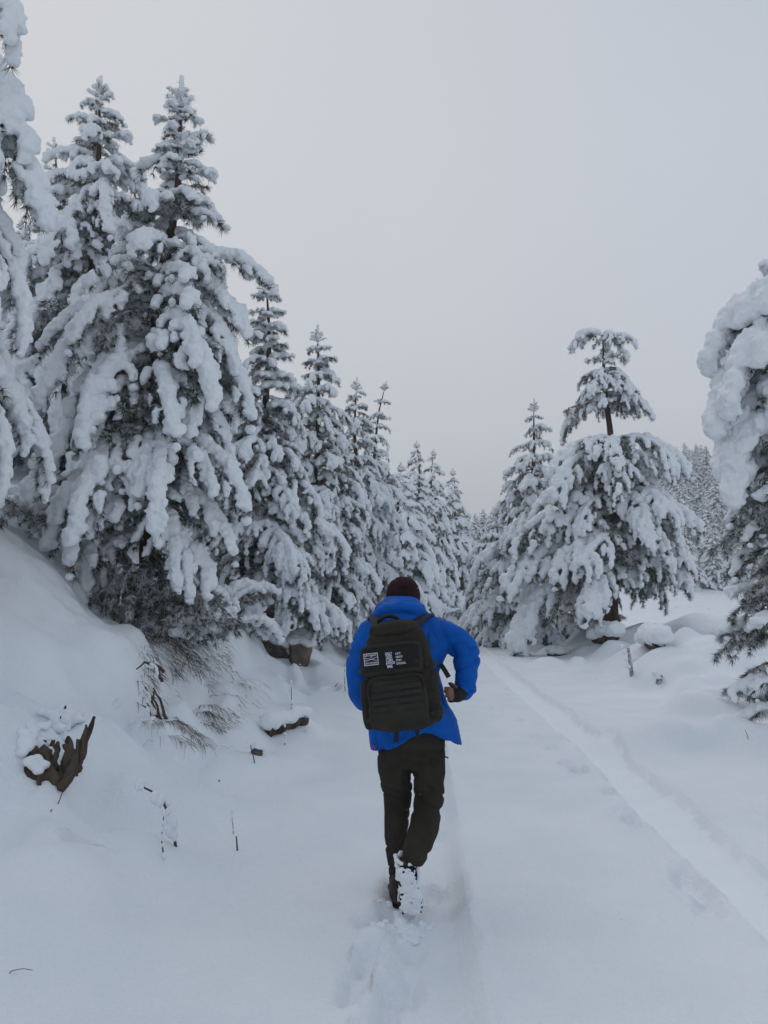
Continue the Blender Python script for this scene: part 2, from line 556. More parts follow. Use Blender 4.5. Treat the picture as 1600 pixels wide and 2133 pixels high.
def make_bough(L, seed, rs=.055, th0=.3, th1=-1.15, detail=1., sideL=.42, far=False, heavy=1., bare=False, lumpy=0):
    rng = np.random.default_rng(seed)
    main = droop((0, 0, 0), 0, th0 + rng.normal(0, .1), th1 + rng.normal(0, .15), L * 1.1, 12, rng, .07)
    lines = [(main, 1.)]
    step = .125 if L > .6 else .085
    side = 1
    for p, T, s in zip(*resample(main, step, .16, .96)):
        az = math.atan2(T[1], T[0]) + side * rng.uniform(.65, 1.15)
        th = math.asin(np.clip(T[2], -1, 1)) + rng.uniform(-.1, .25)
        l = L * sideL * (1.1 - .62 * s) * rng.uniform(.65, 1.2)
        ln = droop(p, az, th, max(-1.5, th - rng.uniform(.6, 1.25)), l, 6, rng)
        lines.append((ln, .85))
        side = -side
        if l > .26:
            sd2 = 1
            for p2, T2, s2 in zip(*resample(ln, .13, .3, .9)):
                az2 = math.atan2(T2[1], T2[0]) + sd2 * rng.uniform(.5, 1.0)
                th2 = math.asin(np.clip(T2[2], -1, 1))
                lines.append((droop(p2, az2, th2, max(-1.5, th2 - .8), l * .42 * rng.uniform(.7, 1.2), 4, rng), .55))
                sd2 = -sd2
    nb, fb, C, S = [], [], [], []
    V, F, MI, nV = [], [], [], 0
    up = np.array([0, 0, 1.])
    for k, (ln, wgt) in enumerate(lines):
        # wood
        if not far:
            n_ = 5 if k == 0 else 3
            r0 = (.010 + .010 * L) if k == 0 else .0045
            v, f = tube(ln, np.linspace(r0, r0 * .35, len(ln)), n_, cap=False)
            f = np.array([t for q in f for t in ((q[0], q[1], q[2]), (q[0], q[2], q[3]))])
            V.append(v); F.append(f + nV); MI.append(np.full(len(f), 2)); nV += len(v)
        # needles
        p, T, s = resample(ln, .045 / detail, .45 if k == 0 else .15, 1.)
        for fr in (0, 1):
            sel = (rng.uniform(0, 1, len(p)) < (.40 if lumpy else .36 if not bare else .50)) == bool(fr)
            if sel.any():
                v, f = needle_tufts(p[sel], T[sel], rng, int(17 * detail) if not far else 7, .088 if not far else .13, .0065 if not far else .024)
                V.append(v); F.append(f + nV); MI.append(np.full(len(f), fr)); nV += len(v)
        # snow
        if k == 0:
            p, T, s = resample(ln, rs * .4, .08, 1.)
        else:
            p, T, s = resample(ln, rs * .4, .18, 1.02)
        if bare or len(p) == 0 or (k and rng.uniform() < ((.14 if wgt > .6 else .36) if lumpy else (.20 if wgt > .6 else .55)) / heavy ** 2):
            continue
        nrm = up - T * T[:, 2:3]
        nl = np.linalg.norm(nrm, axis=1)[:, None]
        outw = np.array([1., 0, 0])[None] - T * T[:, :1]
        nrm = np.where(nl > .25, nrm / (nl + 1e-6), outw / (np.linalg.norm(outw, axis=1)[:, None] + 1e-6))
        w = rs * wgt * rng.uniform(.75, 1.3) * (.62 + .55 * np.sin(np.pi * np.clip(s, 0, 1) ** .9 * .82)) * (1 + .28 * vnoise(np.stack([s * L * wgt * 7, s * 0 + k * 3.1, s * 0 + seed], 1), 2))
        w = np.maximum(w, .3 * rs)
        gaps = vnoise(np.stack([s * L * 5, s * 0 + k * 7.7, s * 0 + seed * 1.3], 1), 5) > ((.30 if lumpy else .34) if heavy <= 1 else .52)
        c = p + nrm * (w * .55)[:, None] + rng.normal(0, .10, (len(p), 3)) * w[:, None]
        ok = ~gaps
        C.append(c[ok])
        S.append(np.stack([w, w, w * .9], 1)[ok])
    wood = mesh('bough', np.concatenate(V), np.concatenate(F), [M_NEEDLE, M_FROST, M_TWIG], np.concatenate(MI), smooth=False)
    if bare:
        return wood, None
    C, S = np.concatenate(C), np.concatenate(S)
    if not far:                                       # crumbs and small clods clinging to the edges
        k_ = rng.integers(0, len(C), int(len(C) * 1.1))
        D_ = rng.normal(0, 1, (len(k_), 3))
        D_ /= np.linalg.norm(D_, axis=1)[:, None]
        c2 = C[k_] + D_ * S[k_] * rng.uniform(.85, 1.1, (len(k_), 1))
        s2 = np.repeat(rng.uniform(.010, .026, (len(k_), 1)) * (1.5 if heavy > 1 else 1), 3, 1)
        C, S = np.concatenate([C, c2]), np.concatenate([S, s2])
    sv, sf = blobs(C, S)
    vox = (.0145 if heavy <= 1 else .02) if not far else .042
    sd = seed * 3.7
    snow = remesh('snow_load', sv, sf, M_SNOW, vox, 3 if not far else 1,
                  lambda co: (.013 * vnoise(co * 11 + sd) + .009 * vnoise(co * 24 + sd) + .005 * vnoise(co * 50 + sd) + .003 * vnoise(co * 95 + sd)) * (1.4 if heavy > 1 else 1))
    return wood, snow

def make_tip(seed, far=False):
    """the leading shoot of a pine: upright tufted twig with short upturned side shoots"""
    rng = np.random.default_rng(seed)
    V, F, MI, nV, C, S = [], [], [], 0, [], []
    lead = np.array([[0, 0, -.1], [.01, 0, .15], [rng.normal(0, .02), rng.normal(0, .02), .42]])
    lines = [lead]
    for z in (.02, .10, .2):
        for k in range(4):
            lines.append(droop((0, 0, z), k * 1.57 + rng.uniform(0, 1.5), .9, .2 - z * .2, .20 - z * .45 + rng.uniform(0, .05), 4, rng))
    for k, ln in enumerate(lines):
        v, f = tube(ln, np.linspace(.012 if k == 0 else .006, .004, len(ln)), 3, cap=False)
        f = np.array([t for q in f for t in ((q[0], q[1], q[2]), (q[0], q[2], q[3]))])
        V.append(v); F.append(f + nV); MI.append(np.full(len(f), 2)); nV += len(v)
        p, T, s = resample(ln, .035, .3, 1)
        v, f = needle_tufts(p, T, rng, 14 if not far else 6, .06, .0055 if not far else .02)
        V.append(v); F.append(f + nV); MI.append((rng.uniform(0, 1, len(f)) < .4).astype(int)); nV += len(v)
        p, T, s = resample(ln, .03, .35, 1.)
        if rng.uniform() < .8 and len(p):
            w = rng.uniform(.022, .045, len(p))
            C.append(p + np.array([0, 0, 1.]) * w[:, None] * .4); S.append(np.stack([w, w, w], 1))
    sv, sf = blobs(np.concatenate(C), np.concatenate(S))
    snow = remesh('snow_load', sv, sf, M_SNOW, .014 if not far else .03, 2, lambda co: .006 * vnoise(co * 20 + seed))
    return mesh('bough', np.concatenate(V), np.concatenate(F), [M_NEEDLE, M_FROST, M_TWIG], np.concatenate(MI), smooth=False), snow

TEMPL = {
    .42: [make_bough(.42, 100 + i, .050, .55, -.5, 1.1, .5) for i in range(4)],
    .75: [make_bough(.75, 200 + i, .056, .42, -1.05) for i in range(6)],
    1.15: [make_bough(1.15, 300 + i, .064, .34, -1.3, .9) for i in range(6)],
    1.6: [make_bough(1.6, 400 + i, .070, .32, -1.4, .85) for i in range(6)],
}
FINE = {
    .42: [make_bough(.42, 1100 + i, .050, .5, -.6, 1.1, .5) for i in range(4)],
    .75: [make_bough(.75, 1200 + i, .055, .4, -1.0, 1.1, .46, lumpy=1) for i in range(5)],
    1.15: [make_bough(1.15, 1300 + i, .064, .36, -1.15, 1., .46, lumpy=1) for i in range(5)],
    1.6: [make_bough(1.6, 1400 + i, .070, .34, -1.2, 1., .44, lumpy=1) for i in range(6)],
}
BARE = {.42: [make_bough(.42, 140 + i, .05, .35, -.5, 1.2, .6, bare=True) for i in range(2)],
        .7: [make_bough(.7, 150 + i, .05, .35, -.7, 1.1, .5, bare=True) for i in range(3)],
        1.2: [make_bough(1.2, 160 + i, .05, .3, -.9, 1., .45, bare=True) for i in range(3)]}
HEAVY = {.8: [make_bough(.8, 500 + i, .095, .35, -1.15, 1, .40, heavy=1.7) for i in range(3)],
         1.3: [make_bough(1.3, 520 + i, .115, .35, -1.3, 1, .40, heavy=1.7) for i in range(4)]}
TIPS = [make_tip(600 + i) for i in range(3)]
FARB = {.6: [make_bough(.6, 700 + i, .075, .4, -.8, .55, far=True) for i in range(3)],
        1.2: [make_bough(1.2, 720 + i, .085, .3, -1.1, .5, far=True) for i in range(4)],
        1.9: [make_bough(1.9, 740 + i, .095, .25, -1.1, .45, far=True) for i in range(4)]}
FTIP = make_tip(760, True)

def pick(lib, L, rng):
    k = min(lib, key=lambda q: abs(math.log(q / L)))
    return lib[k][rng.integers(len(lib[k]))], L / k

def put_bough(root, tmpl, loc, az, pitch, sc, mirror=1):
    w, s = tmpl
    b = bpy.data.objects.new('bough', w)
    COL.objects.link(b)
    b.parent = root
    b.location = loc
    b.rotation_euler = (0, pitch, az)
    b.scale = (sc, sc * mirror, sc)
    if s is None:
        return b
    n = bpy.data.objects.new('snow_load', s)
    COL.objects.link(n)
    n.parent = b
    return b

def trunk_line(base, top, rng, n=14, bend=.05):
    t = np.linspace(0, 1, n)
    w = np.stack([fbm(np.stack([t * 2.2, np.full(n, rng.uniform(0, 50)), t * 0], 1), 2), fbm(np.stack([t * 2.2, np.full(n, rng.uniform(0, 50)), t * 0], 1), 2), t * 0], 1)
    w -= w[0] * (1 - t)[:, None] + w[-1] * t[:, None]
    return np.array(base)[None] * (1 - t)[:, None] + np.array(top)[None] * t[:, None] + w * bend * np.linalg.norm(np.array(top) - base) * .35

def pine(label, x, y, top, whorls, seed, r0=.13, group='snow laden pines along the road', lib=TEMPL, name='pine_tree', tip=True, bend=.05, extra=(), droop_add=0., bare=.55):
    """whorls: list of (z above base as fraction, reach, count). top: world xyz of the leader"""
    rng = np.random.default_rng(seed)
    z0 = hz(x, y) - .12
    root = thing(name, label, 'tree', (x, y, z0), group)
    o3 = np.array([x, y, z0])
    tl = trunk_line(np.zeros(3), np.array(top) - o3, rng, bend=bend)
    tt = np.linspace(0, 1, len(tl))
    rr = r0 * (1 - tt) ** .85 + .014
    rr[0] *= 1.35
    obj('trunk', mesh('trunk', *tube(tl, rr, 10), M_BARK), root)
    at = lambda f: np.array([np.interp(f, tt, tl[:, i]) for i in range(3)])
    n = 0
    for f, reach, cnt in whorls:
        a0 = rng.uniform(0, 6.28)
        for k in range(cnt):
            az = a0 + k * 2 * math.pi / cnt + rng.normal(0, .22)
            rch = reach(az, rng) if callable(reach) else reach * rng.uniform(.6, 1.25)
            L = max(.28, rch / .78)
            t, sc = pick(lib, L, rng)
            ff = np.clip(f + rng.normal(0, .008), .02, 1)
            put_bough(root, t, at(ff), az, rng.normal(-.02, .13) + droop_add, sc, rng.choice([-1, 1]))
            n += 1
            if rng.uniform() < bare * (1.35 - 1.25 * f) and n < 290:
                t, sc = pick(BARE, max(.3, L * rng.uniform(.6, .85)), rng)
                put_bough(root, t, at(np.clip(ff - .012, .02, 1)), az + rng.uniform(.2, .6), rng.normal(.1, .15), sc, rng.choice([-1, 1]))
                n += 1
    for px_, az, L, pitch, *alt in extra:
        t, sc = pick(alt[0] if alt else lib, L, rng)
        put_bough(root, t, at(px_), az, pitch, sc)
    if tip:
        t = TIPS[seed % 3]
        d = tl[-1] - tl[-2]
        b = put_bough(root, t, tl[-1], rng.uniform(0, 6), 0, 1.)
        b.rotation_euler = Vector(d).to_track_quat('Z', 'Y').to_euler()
    return root

def cone(n, r_bot, r_top, f0=.08, f1=.97, p=.8, cnt=6, cnt_top=4):
    w = []
    for k in range(n):
        t = k / (n - 1)
        f = f0 + (f1 - f0) * t ** .92
        w.append((f, r_top + (r_bot - r_top) * (1 - t) ** p, int(round(cnt + (cnt_top - cnt) * t))))
    return w

def profile(pts, n, cnt=6, cnt_top=4):
    f, r = zip(*pts)
    w = []
    for q in np.linspace(f[0], f[-1], n):
        w.append((float(q), float(np.interp(q, f, r)), int(round(cnt + (cnt_top - cnt) * q))))
    return w

# the big drooping pine on the left bank
T1x, T1y = -2.55, 8.8
pine('largest pine on the left bank with heavy drooping boughs, over the cut bank', T1x, T1y, P(376, 235, 8.7),
     profile([(.26, .72), (.36, .85), (.48, .88), (.62, .80), (.72, .62), (.80, .42), (.88, .32), (.98, .16)], 20, 7, 5), 11, .13,
     extra=((.68, -.1, 1.15, -.55), (.90, -.1, .5, -1.05), (.3, -2.2, 1.3, .15), (.28, 2.9, 1.2, .15), (.33, 3.4, 1.35, .1), (.24, -2.7, 1.1, .3), (.25, -.7, 1.0, .3), (.5, -1.9, 1.3, .1), *[(.04 + .009 * k, -3.0 + .43 * (k % 8), .7 + .1 * (k % 4), .25, BARE) for k in range(15)], (.2, -2.75, .95, .3), (.22, -.45, .95, .25), (.19, -.15, .9, .3), (.2, 3.3, 1.1, .2), (.22, 2.7, 1.0, .2), (.18, -2.95, .9, .3), (.2, .25, .9, .3), (.38, -1.2, 1.5, .05), (.42, 3.6, 1.5, 0), (.33, 4.3, 1.4, .1)), bare=.8)
# pine behind it
pine('pine behind and left of the largest pine, narrow pointed top and bare dark twigs inside', -4.35, 12.0, P(208, 210, 12.0),
     profile([(.1, 1.5), (.35, 1.35), (.55, 1.05), (.7, .85), (.82, .62), (.92, .36), (.98, .2)], 20, 7, 5), 12, .14)
pine('slim pine with thin spindly top, farthest back behind the pair of tall left pines', -6.2, 15.2, P(116, 330, 15.2),
     profile([(.1, 1.5), (.4, 1.2), (.65, .8), (.82, .5), (.95, .25)], 18, 6, 4), 13, .13)
# foreground pine cut by the left edge
pine('foreground pine cut off by the left picture edge, only bough ends showing', -4.1, 6.3, (-4.55, 6.4, 8.6),
     profile([(.12, 1.1), (.3, 1.2), (.42, .95), (.55, .9), (.7, 1.0), (.85, .95), (.97, .5)], 17, 7, 5), 14, .15, tip=True,
     extra=((.25, -.1, 1.7, .1), (.2, -.35, 1.6, .2), (.28, .2, 1.6, .1), (.4, -.25, 1.75, .0), (.46, .1, 1.7, 0), (.52, -.15, 1.75, .05), (.58, .15, 1.7, .0), (.64, -.2, 1.75, 0), (.7, .05, 1.8, .05), (.76, -.1, 1.8, .1)))
# the row running away along the left side
pine('second pine in the row right of the largest pine, tall with a tufted spire', -2.05, 14.0, P(556, 610, 14.0),
     profile([(.17, 1.0), (.35, 1.0), (.55, .85), (.75, .58), (.9, .32), (.98, .18)], 19, 7, 5), 15, .12, lib=FINE)
pine('third pine in the left row, its tip bent over to the right', -1.62, 18.0, P(662, 715, 18.0),
     profile([(.1, 1.15), (.35, 1.05), (.55, .85), (.75, .62), (.9, .4), (.98, .2)], 19, 7, 5), 16, .12, lib=FINE)
pine('fourth pine in the left row, broad based with an even pointed top', -1.0, 24.0, P(742, 815, 24.0),
     profile([(.07, 1.45), (.3, 1.35), (.55, 1.05), (.75, .7), (.9, .42), (.98, .2)], 19, 7, 5), 17, .13, lib=FINE)
pine('fifth pine in the left row, its thin crown leaning to the right', -.35, 31.0, P(800, 815, 31.0),
     profile([(.07, 1.7), (.3, 1.55), (.5, 1.2), (.62, .95), (.72, .5), (.85, .48), (.95, .3)], 18, 7, 5), 18, .14, bend=.12, lib=FINE)

# the tall pine with the umbrella top on the right
Rx, Ry = 5.72, 20.0
pz0 = hz(Rx, Ry) - .12
topR = P(1256, 700, 20.0)
HR = topR[2] - pz0
fR = lambda py: (P(1270, py, 20.0)[2] - pz0) / HR
def side_r(lv, rv, base):
    return lambda az, rng: (base * .92 + (rv * .88 - base * .92) * max(0, math.cos(az)) + (lv - base) * max(0, -math.cos(az))) * rng.uniform(.8, 1.1)
pine('tall pine right of the road with umbrella-shaped top and a bare stretch of trunk', Rx, Ry, topR,
     [(1.0, side_r(.8, .95, .7), 6), (fR(752), .42, 4), (fR(795), side_r(.8, .75, .7), 6), (fR(775), side_r(.65, .7, .6), 5), (fR(815), side_r(1.0, 1.0, .6), 5), (fR(830), side_r(1.15, 1.2, .4), 4), (fR(845), side_r(1.2, .3, .5), 4),
      (fR(925), side_r(1.6, 1.6, 1.4), 8), (fR(950), side_r(1.85, 1.65, 1.4), 7), (fR(990), side_r(1.85, 1.75, 1.5), 7), (fR(1035), side_r(1.9, 1.9, 1.6), 7),
      (fR(1075), side_r(2.2, 1.9, 1.6), 6), (fR(1120), side_r(2.2, 1.9, 1.6), 6), (fR(1160), side_r(2.2, 1.9, 1.5), 5), (fR(1195), side_r(2.3, 1.7, 1.2), 4)], 21, .17, tip=False, bend=.03, lib=FINE, bare=.9)
pine('smaller pointed pine close behind the umbrella-topped pine, on its left', 4.35, 23.5, P(1112, 860, 23.5),
     profile([(.05, 1.75), (.25, 1.65), (.45, 1.3), (.62, 1.0), (.78, .65), (.9, .42), (.98, .2)], 17, 7, 4), 22, .13, lib=FINE)
pine('low dark pine with broken crown at the roadside left of the pointed pine', 3.75, 27.0, P(1035, 1085, 27.0),
     profile([(.05, 1.35), (.4, 1.2), (.7, .9), (.95, .35)], 11, 7, 4), 23, .11, lib=FINE)

# near pine at the right edge, plastered with snow
Nx, Ny = 3.95, 8.2
pine('close pine at the right picture edge plastered with thick rounded snow', Nx + .12, Ny, (4.5, 8.0, 5.05),
     [(.24, .36, 5), (.31, .38, 4), (.38, .36, 4), (.45, .36, 3), (.52, .42, 3), (.60, .58, 4), (.68, .62, 4), (.76, .62, 5), (.84, .6, 5), (.92, .55, 4), (.98, .35, 4)], 31, .06,
     lib={**HEAVY, .42: TEMPL[.42]}, group='snow laden pines along the road', bend=.12, bare=2, droop_add=.22,
     extra=((.93, 3.05, 1.15, -.05), (.9, 2.75, 1.1, .1), (.86, 3.4, 1.2, .1), (.81, 3.1, 1.2, .1), (.74, 2.9, 1.15, .25), (.68, 3.2, 1.1, .3), (.06, 3.1, .45, .2), (.12, 2.7, .5, .2), *[(.16 + .045 * k, 2.2 + .45 * (k % 5), .62, .12, BARE) for k in range(18)]))

# ------------------------------------------------------------------ pines farther off: crown and snow are one piece each
def far_proto(seed, Ht, Rb, p=.85, n=20):
    rng = np.random.default_rng(seed)
    arr = {0: ([], []), 1: ([], [])}
    mats_i = []
    cnt = [0, 0]
    items = [(FTIP, (0, 0, Ht), 0, 0, 1.)]
    for k in range(n):
        t = k / (n - 1)
        z = Ht * (.06 + .92 * t ** .9)
        r = .2 + (Rb - .2) * (1 - t) ** p
        a0 = rng.uniform(0, 6.28)
        c = 6 if t < .7 else 4
        for j in range(c):
            L = max(.35, r * rng.uniform(.7, 1.2) / .78)
            tm, sc = pick(FARB, L, rng)
            items.append((tm, (0, 0, z + rng.normal(0, .08)), a0 + j * 6.283 / c + rng.normal(0, .25), rng.normal(0, .12), sc))
    for tm, loc, az, pit, sc in items:
        M = np.array(Matrix.Translation(loc) @ Matrix.Rotation(az, 4, 'Z') @ Matrix.Rotation(pit, 4, 'Y') @ Matrix.Scale(sc, 4))
        for q in (0, 1):
            me = tm[q]
            key = me.name
            if key not in CACHE:
                me.calc_loop_triangles()
                v = np.empty(len(me.vertices) * 3, np.float32); me.vertices.foreach_get('co', v)
                tr = np.empty(len(me.loop_triangles) * 3, np.int32); me.loop_triangles.foreach_get('vertices', tr)
                pi = np.empty(len(me.loop_triangles), np.int32); me.loop_triangles.foreach_get('polygon_index', pi)
                mi = np.empty(len(me.polygons), np.int32); me.polygons.foreach_get('material_index', mi)
                CACHE[key] = (v.reshape(-1, 3), tr.reshape(-1, 3), mi[pi])
            v, tr, mi = CACHE[key]
            arr[q][0].append(v @ M[:3, :3].T + M[:3, 3])
            arr[q][1].append(tr + cnt[q])
            cnt[q] += len(v)
            if q == 0:
                mats_i.append(mi)
    crown = mesh('crown', np.concatenate(arr[0][0]), np.concatenate(arr[0][1]), [M_NEEDLE, M_FROST, M_TWIG], np.concatenate(mats_i), smooth=False)
    snow = mesh('snow_load', np.concatenate(arr[1][0]), np.concatenate(arr[1][1]), M_SNOW)
    tl = trunk_line(np.zeros(3), (rng.normal(0, .1), rng.normal(0, .1), Ht), rng)
    trunk = mesh('trunk', *tube(tl, np.linspace(.15, .02, len(tl)), 7), M_BARK)
    return trunk, crown, snow
CACHE = {}
PROTO = [far_proto(801, 8.5, 1.7), far_proto(802, 9.0, 1.5, .75), far_proto(803, 7.5, 1.9, .9), far_proto(804, 6.0, 1.6, .7, 15)]
PH = [8.5, 9.0, 7.5, 6.0]

def far_pine(label, x, y, ptop, k, rot, group, wide=1., height=None):
    z = hz(x, y) - .15
    h = (ptop - z) if ptop is not None else height
    s = h / PH[k]
    root = thing('pine_tree', label, 'tree', (x, y, z), group)
    root.rotation_euler = (0, 0, rot)
    root.scale = (s * wide, s * wide, s)
    for me, nm in zip(PROTO[k], ('trunk', 'crown', 'snow_load')):
        obj(nm, me, root)
    return root
GR = 'pines farther along the left bank'
for lab, px, py, Y, x, k, w in [
    ('sixth pine of the left row, tallest of the distant cluster above the bend', 868, 935, 44, 1.75, 1, 1.0),
    ('seventh pine of the left row, slim spire right of the tallest distant one', 903, 952, 49, 3.05, 0, .95),
    ('last pine of the left row, rounded leaning crown nearest the gap of sky', 943, 992, 56, 4.9, 2, 1.0)]:
    pt = P(px, py, Y)
    far_pine(lab, pt[0], Y, pt[2], k, px, GR, w)
for lab, px, py, Y, k, w in [
    ('pine filling in between the fifth and sixth of the left row', 835, 985, 40, 3, 1.1),
    ('snowy pine on the slope above and behind the fourth of the left row', 700, 905, 32, 2, 1.0),
    ('snowy pine on the slope above and behind the third of the left row', 610, 800, 26, 0, 1.0),
    ('snowy pine on the slope above and behind the second of the left row', 490, 760, 22, 2, 1.0),
    ('pine on the upper slope seen between the two tallest left pines', 300, 560, 19, 0, 1.0),
    ('pine on the upper slope at the far left behind the slim one', 45, 480, 18, 1, 1.0),
    ('low pine deep in the shade between the left edge pine and the largest', 100, 720, 15, 2, 1.0)]:
    pt = P(px, py, Y)
    far_pine(lab, pt[0], Y, pt[2], k, px * 1.3, GR, w)
# pines at the end of the road
for i, (px, py, Y) in enumerate([(955, 1078, 105), (972, 1068, 118), (990, 1072, 110), (1006, 1064, 125), (1022, 1070, 112), (1045, 1062, 120), (930, 1090, 95)]):
    pt = P(px, py, Y)
    far_pine('pale distant pine in the misty gap where the road ends', pt[0], Y, pt[2], i % 4, i * 1.7, 'misty pines at the end of the road', 1.25)
rng = np.random.default_rng(77)
cells = []
for rho in np.arange(95, 275, 5.5):
    for az in np.arange(16.5, 31, math.degrees(3.6 / rho)):
        cells.append((rho + rng.uniform(-2, 2), az + rng.uniform(-.5, .5)))
rng.shuffle(cells)
vis = [c for c in cells if c[1] < 27.2][:270]
for rho, az in vis:
    x, y = rho * math.sin(R_(az)), rho * math.cos(R_(az))
    k = int(rng.integers(4))
    z = hz(x, y) - .3
    s = rng.uniform(.75, 1.1)
    root = thing('hillside_pine', 'small snow covered pine in the forest on the far right hillside', 'tree', (x, y, z), 'pines covering the far right hillside')
    root.rotation_euler = (0, 0, rng.uniform(0, 6.28))
    root.scale = (s * 1.25, s * 1.25, s)
    for me, nm in zip(PROTO[k], ('trunk', 'crown', 'snow_load')):
        obj(nm, me, root)

# ------------------------------------------------------------------ the walker
M_JACKET = material('blue_jacket', (.0012, .082, .38), .6, (.0018, .098, .44), 3, .014, 9, spec=.10, stretch=(1, 1, 1.8))
M_LINING = material('jacket_hem_lining', (.004, .05, .26), .7)
M_RED = material('red_tag', (.45, .03, .02), .6)
M_TROUSER = material('trousers', (.029, .025, .020), .9, (.040, .035, .028), 6, .004, 60, spec=.1)
M_PACK = material('pack_canvas', (.027, .026, .020), .85, (.038, .035, .027), 9, .002, 120, spec=.12)
M_PACKD = material('pack_velcro', (.016, .016, .014), .95, None, bump=.001, bscale=300)
M_WEB = material('pack_webbing', (.022, .022, .019), .75)
M_BLACK = material('black_plastic', (.010, .010, .011), .4)
M_BEANIE = material('maroon_knit', (.020, .006, .008), .95, (.030, .010, .013), 20, .004, 90, stretch=(1, 1, .15))
M_GLOVE = material('black_glove', (.008, .008, .010), .7)
M_SKIN = material('skin', (.24, .115, .08), .5)
M_BOOT = material('boot_leather', (.035, .026, .020), .7, (.07, .05, .04), 14)
M_SOLE = material('boot_rubber', (.014, .014, .014), .7)
M_WHITE = material('white_print', (.62, .64, .70), .7)
M_PATCH = material('patch_cloth', (.008, .012, .035), .9)

person = thing('person', 'person in blue hooded jacket, dark maroon beanie and brown-black trousers walking away up the road', 'person', (.18, 4.4, 0))
PO = np.array([.18, 4.4, 0])

def lp(l):      # photo pixel + depth -> person space
    return np.array([P(*q) - PO for q in l])

def plimb(l, n=18):
    return limb(lp([q[:3] for q in l]), [q[3] for q in l], n)

def ring_loft(rings, n=36, pw=2.3, fz=None):
    V = []
    a = np.arange(n) * 2 * math.pi / n
    ca, sa = np.cos(a), np.sin(a)
    ex = np.sign(ca) * np.abs(ca) ** (2 / pw)
    ey = np.sign(sa) * np.abs(sa) ** (2 / pw)
    for k, (py, xl, xr, Y, b) in enumerate(rings):
        l, r = P(xl, py, Y) - PO, P(xr, py, Y) - PO
        c, hw = (l + r) / 2, (r[0] - l[0]) / 2
        ring = np.stack([c[0] + hw * ex, c[1] + b * ey, np.full(n, c[2])], 1)
        if fz:
            ring[:, 2] += fz(k, ex, ey)
        V.append(ring)
    V = np.concatenate(V)
    m = len(rings)
    F = [(k*n + j, (k+1)*n + j, (k+1)*n + (j+1) % n, k*n + (j+1) % n) for k in range(m - 1) for j in range(n)]
    F += [tuple(range(n)), tuple(range((m-1)*n, m*n))[::-1]]
    return V, F

# body: one continuous skin, mostly under the clothes
bl = [plimb([(840, 1230, 4.54, .080), (841, 1248, 4.55, .078)]), plimb([(840, 1250, 4.53, .055), (838, 1290, 4.50, .06)]), plimb([(841, 1254, 4.615, .03), (841, 1262, 4.61, .035)]),
      plimb([(841, 1243, 4.635, .012), (841, 1247, 4.645, .014)]),
      plimb([(838, 1310, 4.48, .10), (842, 1400, 4.46, .115), (852, 1500, 4.45, .11), (856, 1545, 4.45, .12)]),
      plimb([(800, 1315, 4.48, .09), (880, 1305, 4.48, .09)]),
      plimb([(900, 1305, 4.47, .05), (965, 1370, 4.44, .045), (966, 1440, 4.38, .032)]), plimb([(768, 1320, 4.47, .05), (748, 1420, 4.45, .043), (785, 1465, 4.6, .032)]),
      plimb([(825, 1535, 4.46, .085), (832, 1660, 4.50, .055), (829, 1830, 4.46, .038)]), plimb([(890, 1535, 4.44, .085), (890, 1680, 4.40, .055), (862, 1786, 4.18, .038)]),
      plimb([(829, 1830, 4.46, .04), (829, 1818, 4.62, .035)]), plimb([(850, 1806, 4.19, .033), (856, 1880, 4.25, .028)])]
bl.append(plimb([(966, 1440, 4.38, .030), (952, 1448, 4.32, .032), (942, 1449, 4.30, .026)], 12))
for i, (q0, q1) in enumerate([((945, 1438), (927, 1433)), ((943, 1444), (926, 1441)), ((942, 1451), (929, 1450)), ((943, 1458), (934, 1459))]):
    m_ = ((q0[0] + q1[0]) / 2, (q0[1] + q1[1]) / 2 - 1)
    bl.append(plimb([(q0[0], q0[1], 4.305, .0105), (m_[0], m_[1], 4.285, .010), (q1[0], q1[1], 4.292, .0085)], 8))
bl.append(plimb([(955, 1436, 4.34, .013), (944, 1427, 4.36, .011), (936, 1424, 4.39, .009)], 8))
bl.append(plimb([(785, 1465, 4.6, .03), (800, 1462, 4.64, .032), (812, 1460, 4.65, .02)], 12))
for k in range(4):
    bl.append(plimb([(808, 1456 + k * 5, 4.645, .010), (820, 1456 + k * 5, 4.64, .009), (826, 1457 + k * 5, 4.62, .008)], 8))
bl.append(plimb([(795, 1458, 4.63, .012), (803, 1448, 4.62, .010)], 8))
obj('body', remesh('body', *mjoin(bl), M_SKIN, .0065, 1), person)

# jacket
def hem(k, ex, ey):
    w = (0, 0, 0, 0, 0, .1, .5, 1.)[k]
    back = np.clip(-ey, 0, 1)
    return w * (.105 * back * np.exp(-((ex - .22) / .55) ** 2) - .02 * (ex < -.3) * np.abs(ex) + .004 * np.sin(ex * 9))
jt = ring_loft([(1258, 800, 878, 4.53, .085), (1282, 778, 902, 4.50, .115), (1308, 756, 930, 4.48, .140), (1345, 748, 936, 4.46, .152), (1400, 756, 912, 4.45, .155),
                (1450, 764, 926, 4.45, .158), (1500, 768, 952, 4.445, .168), (1552, 772, 962, 4.44, .178)], fz=hem)
ja = plimb([(892, 1308, 4.475, .072), (935, 1324, 4.46, .076), (968, 1356, 4.44, .078), (973, 1392, 4.41, .066), (971, 1424, 4.385, .060), (964, 1442, 4.375, .050)], 22)
jb = plimb([(775, 1318, 4.475, .082), (756, 1362, 4.455, .080), (749, 1415, 4.45, .074), (757, 1452, 4.49, .070), (782, 1464, 4.58, .058)], 22)
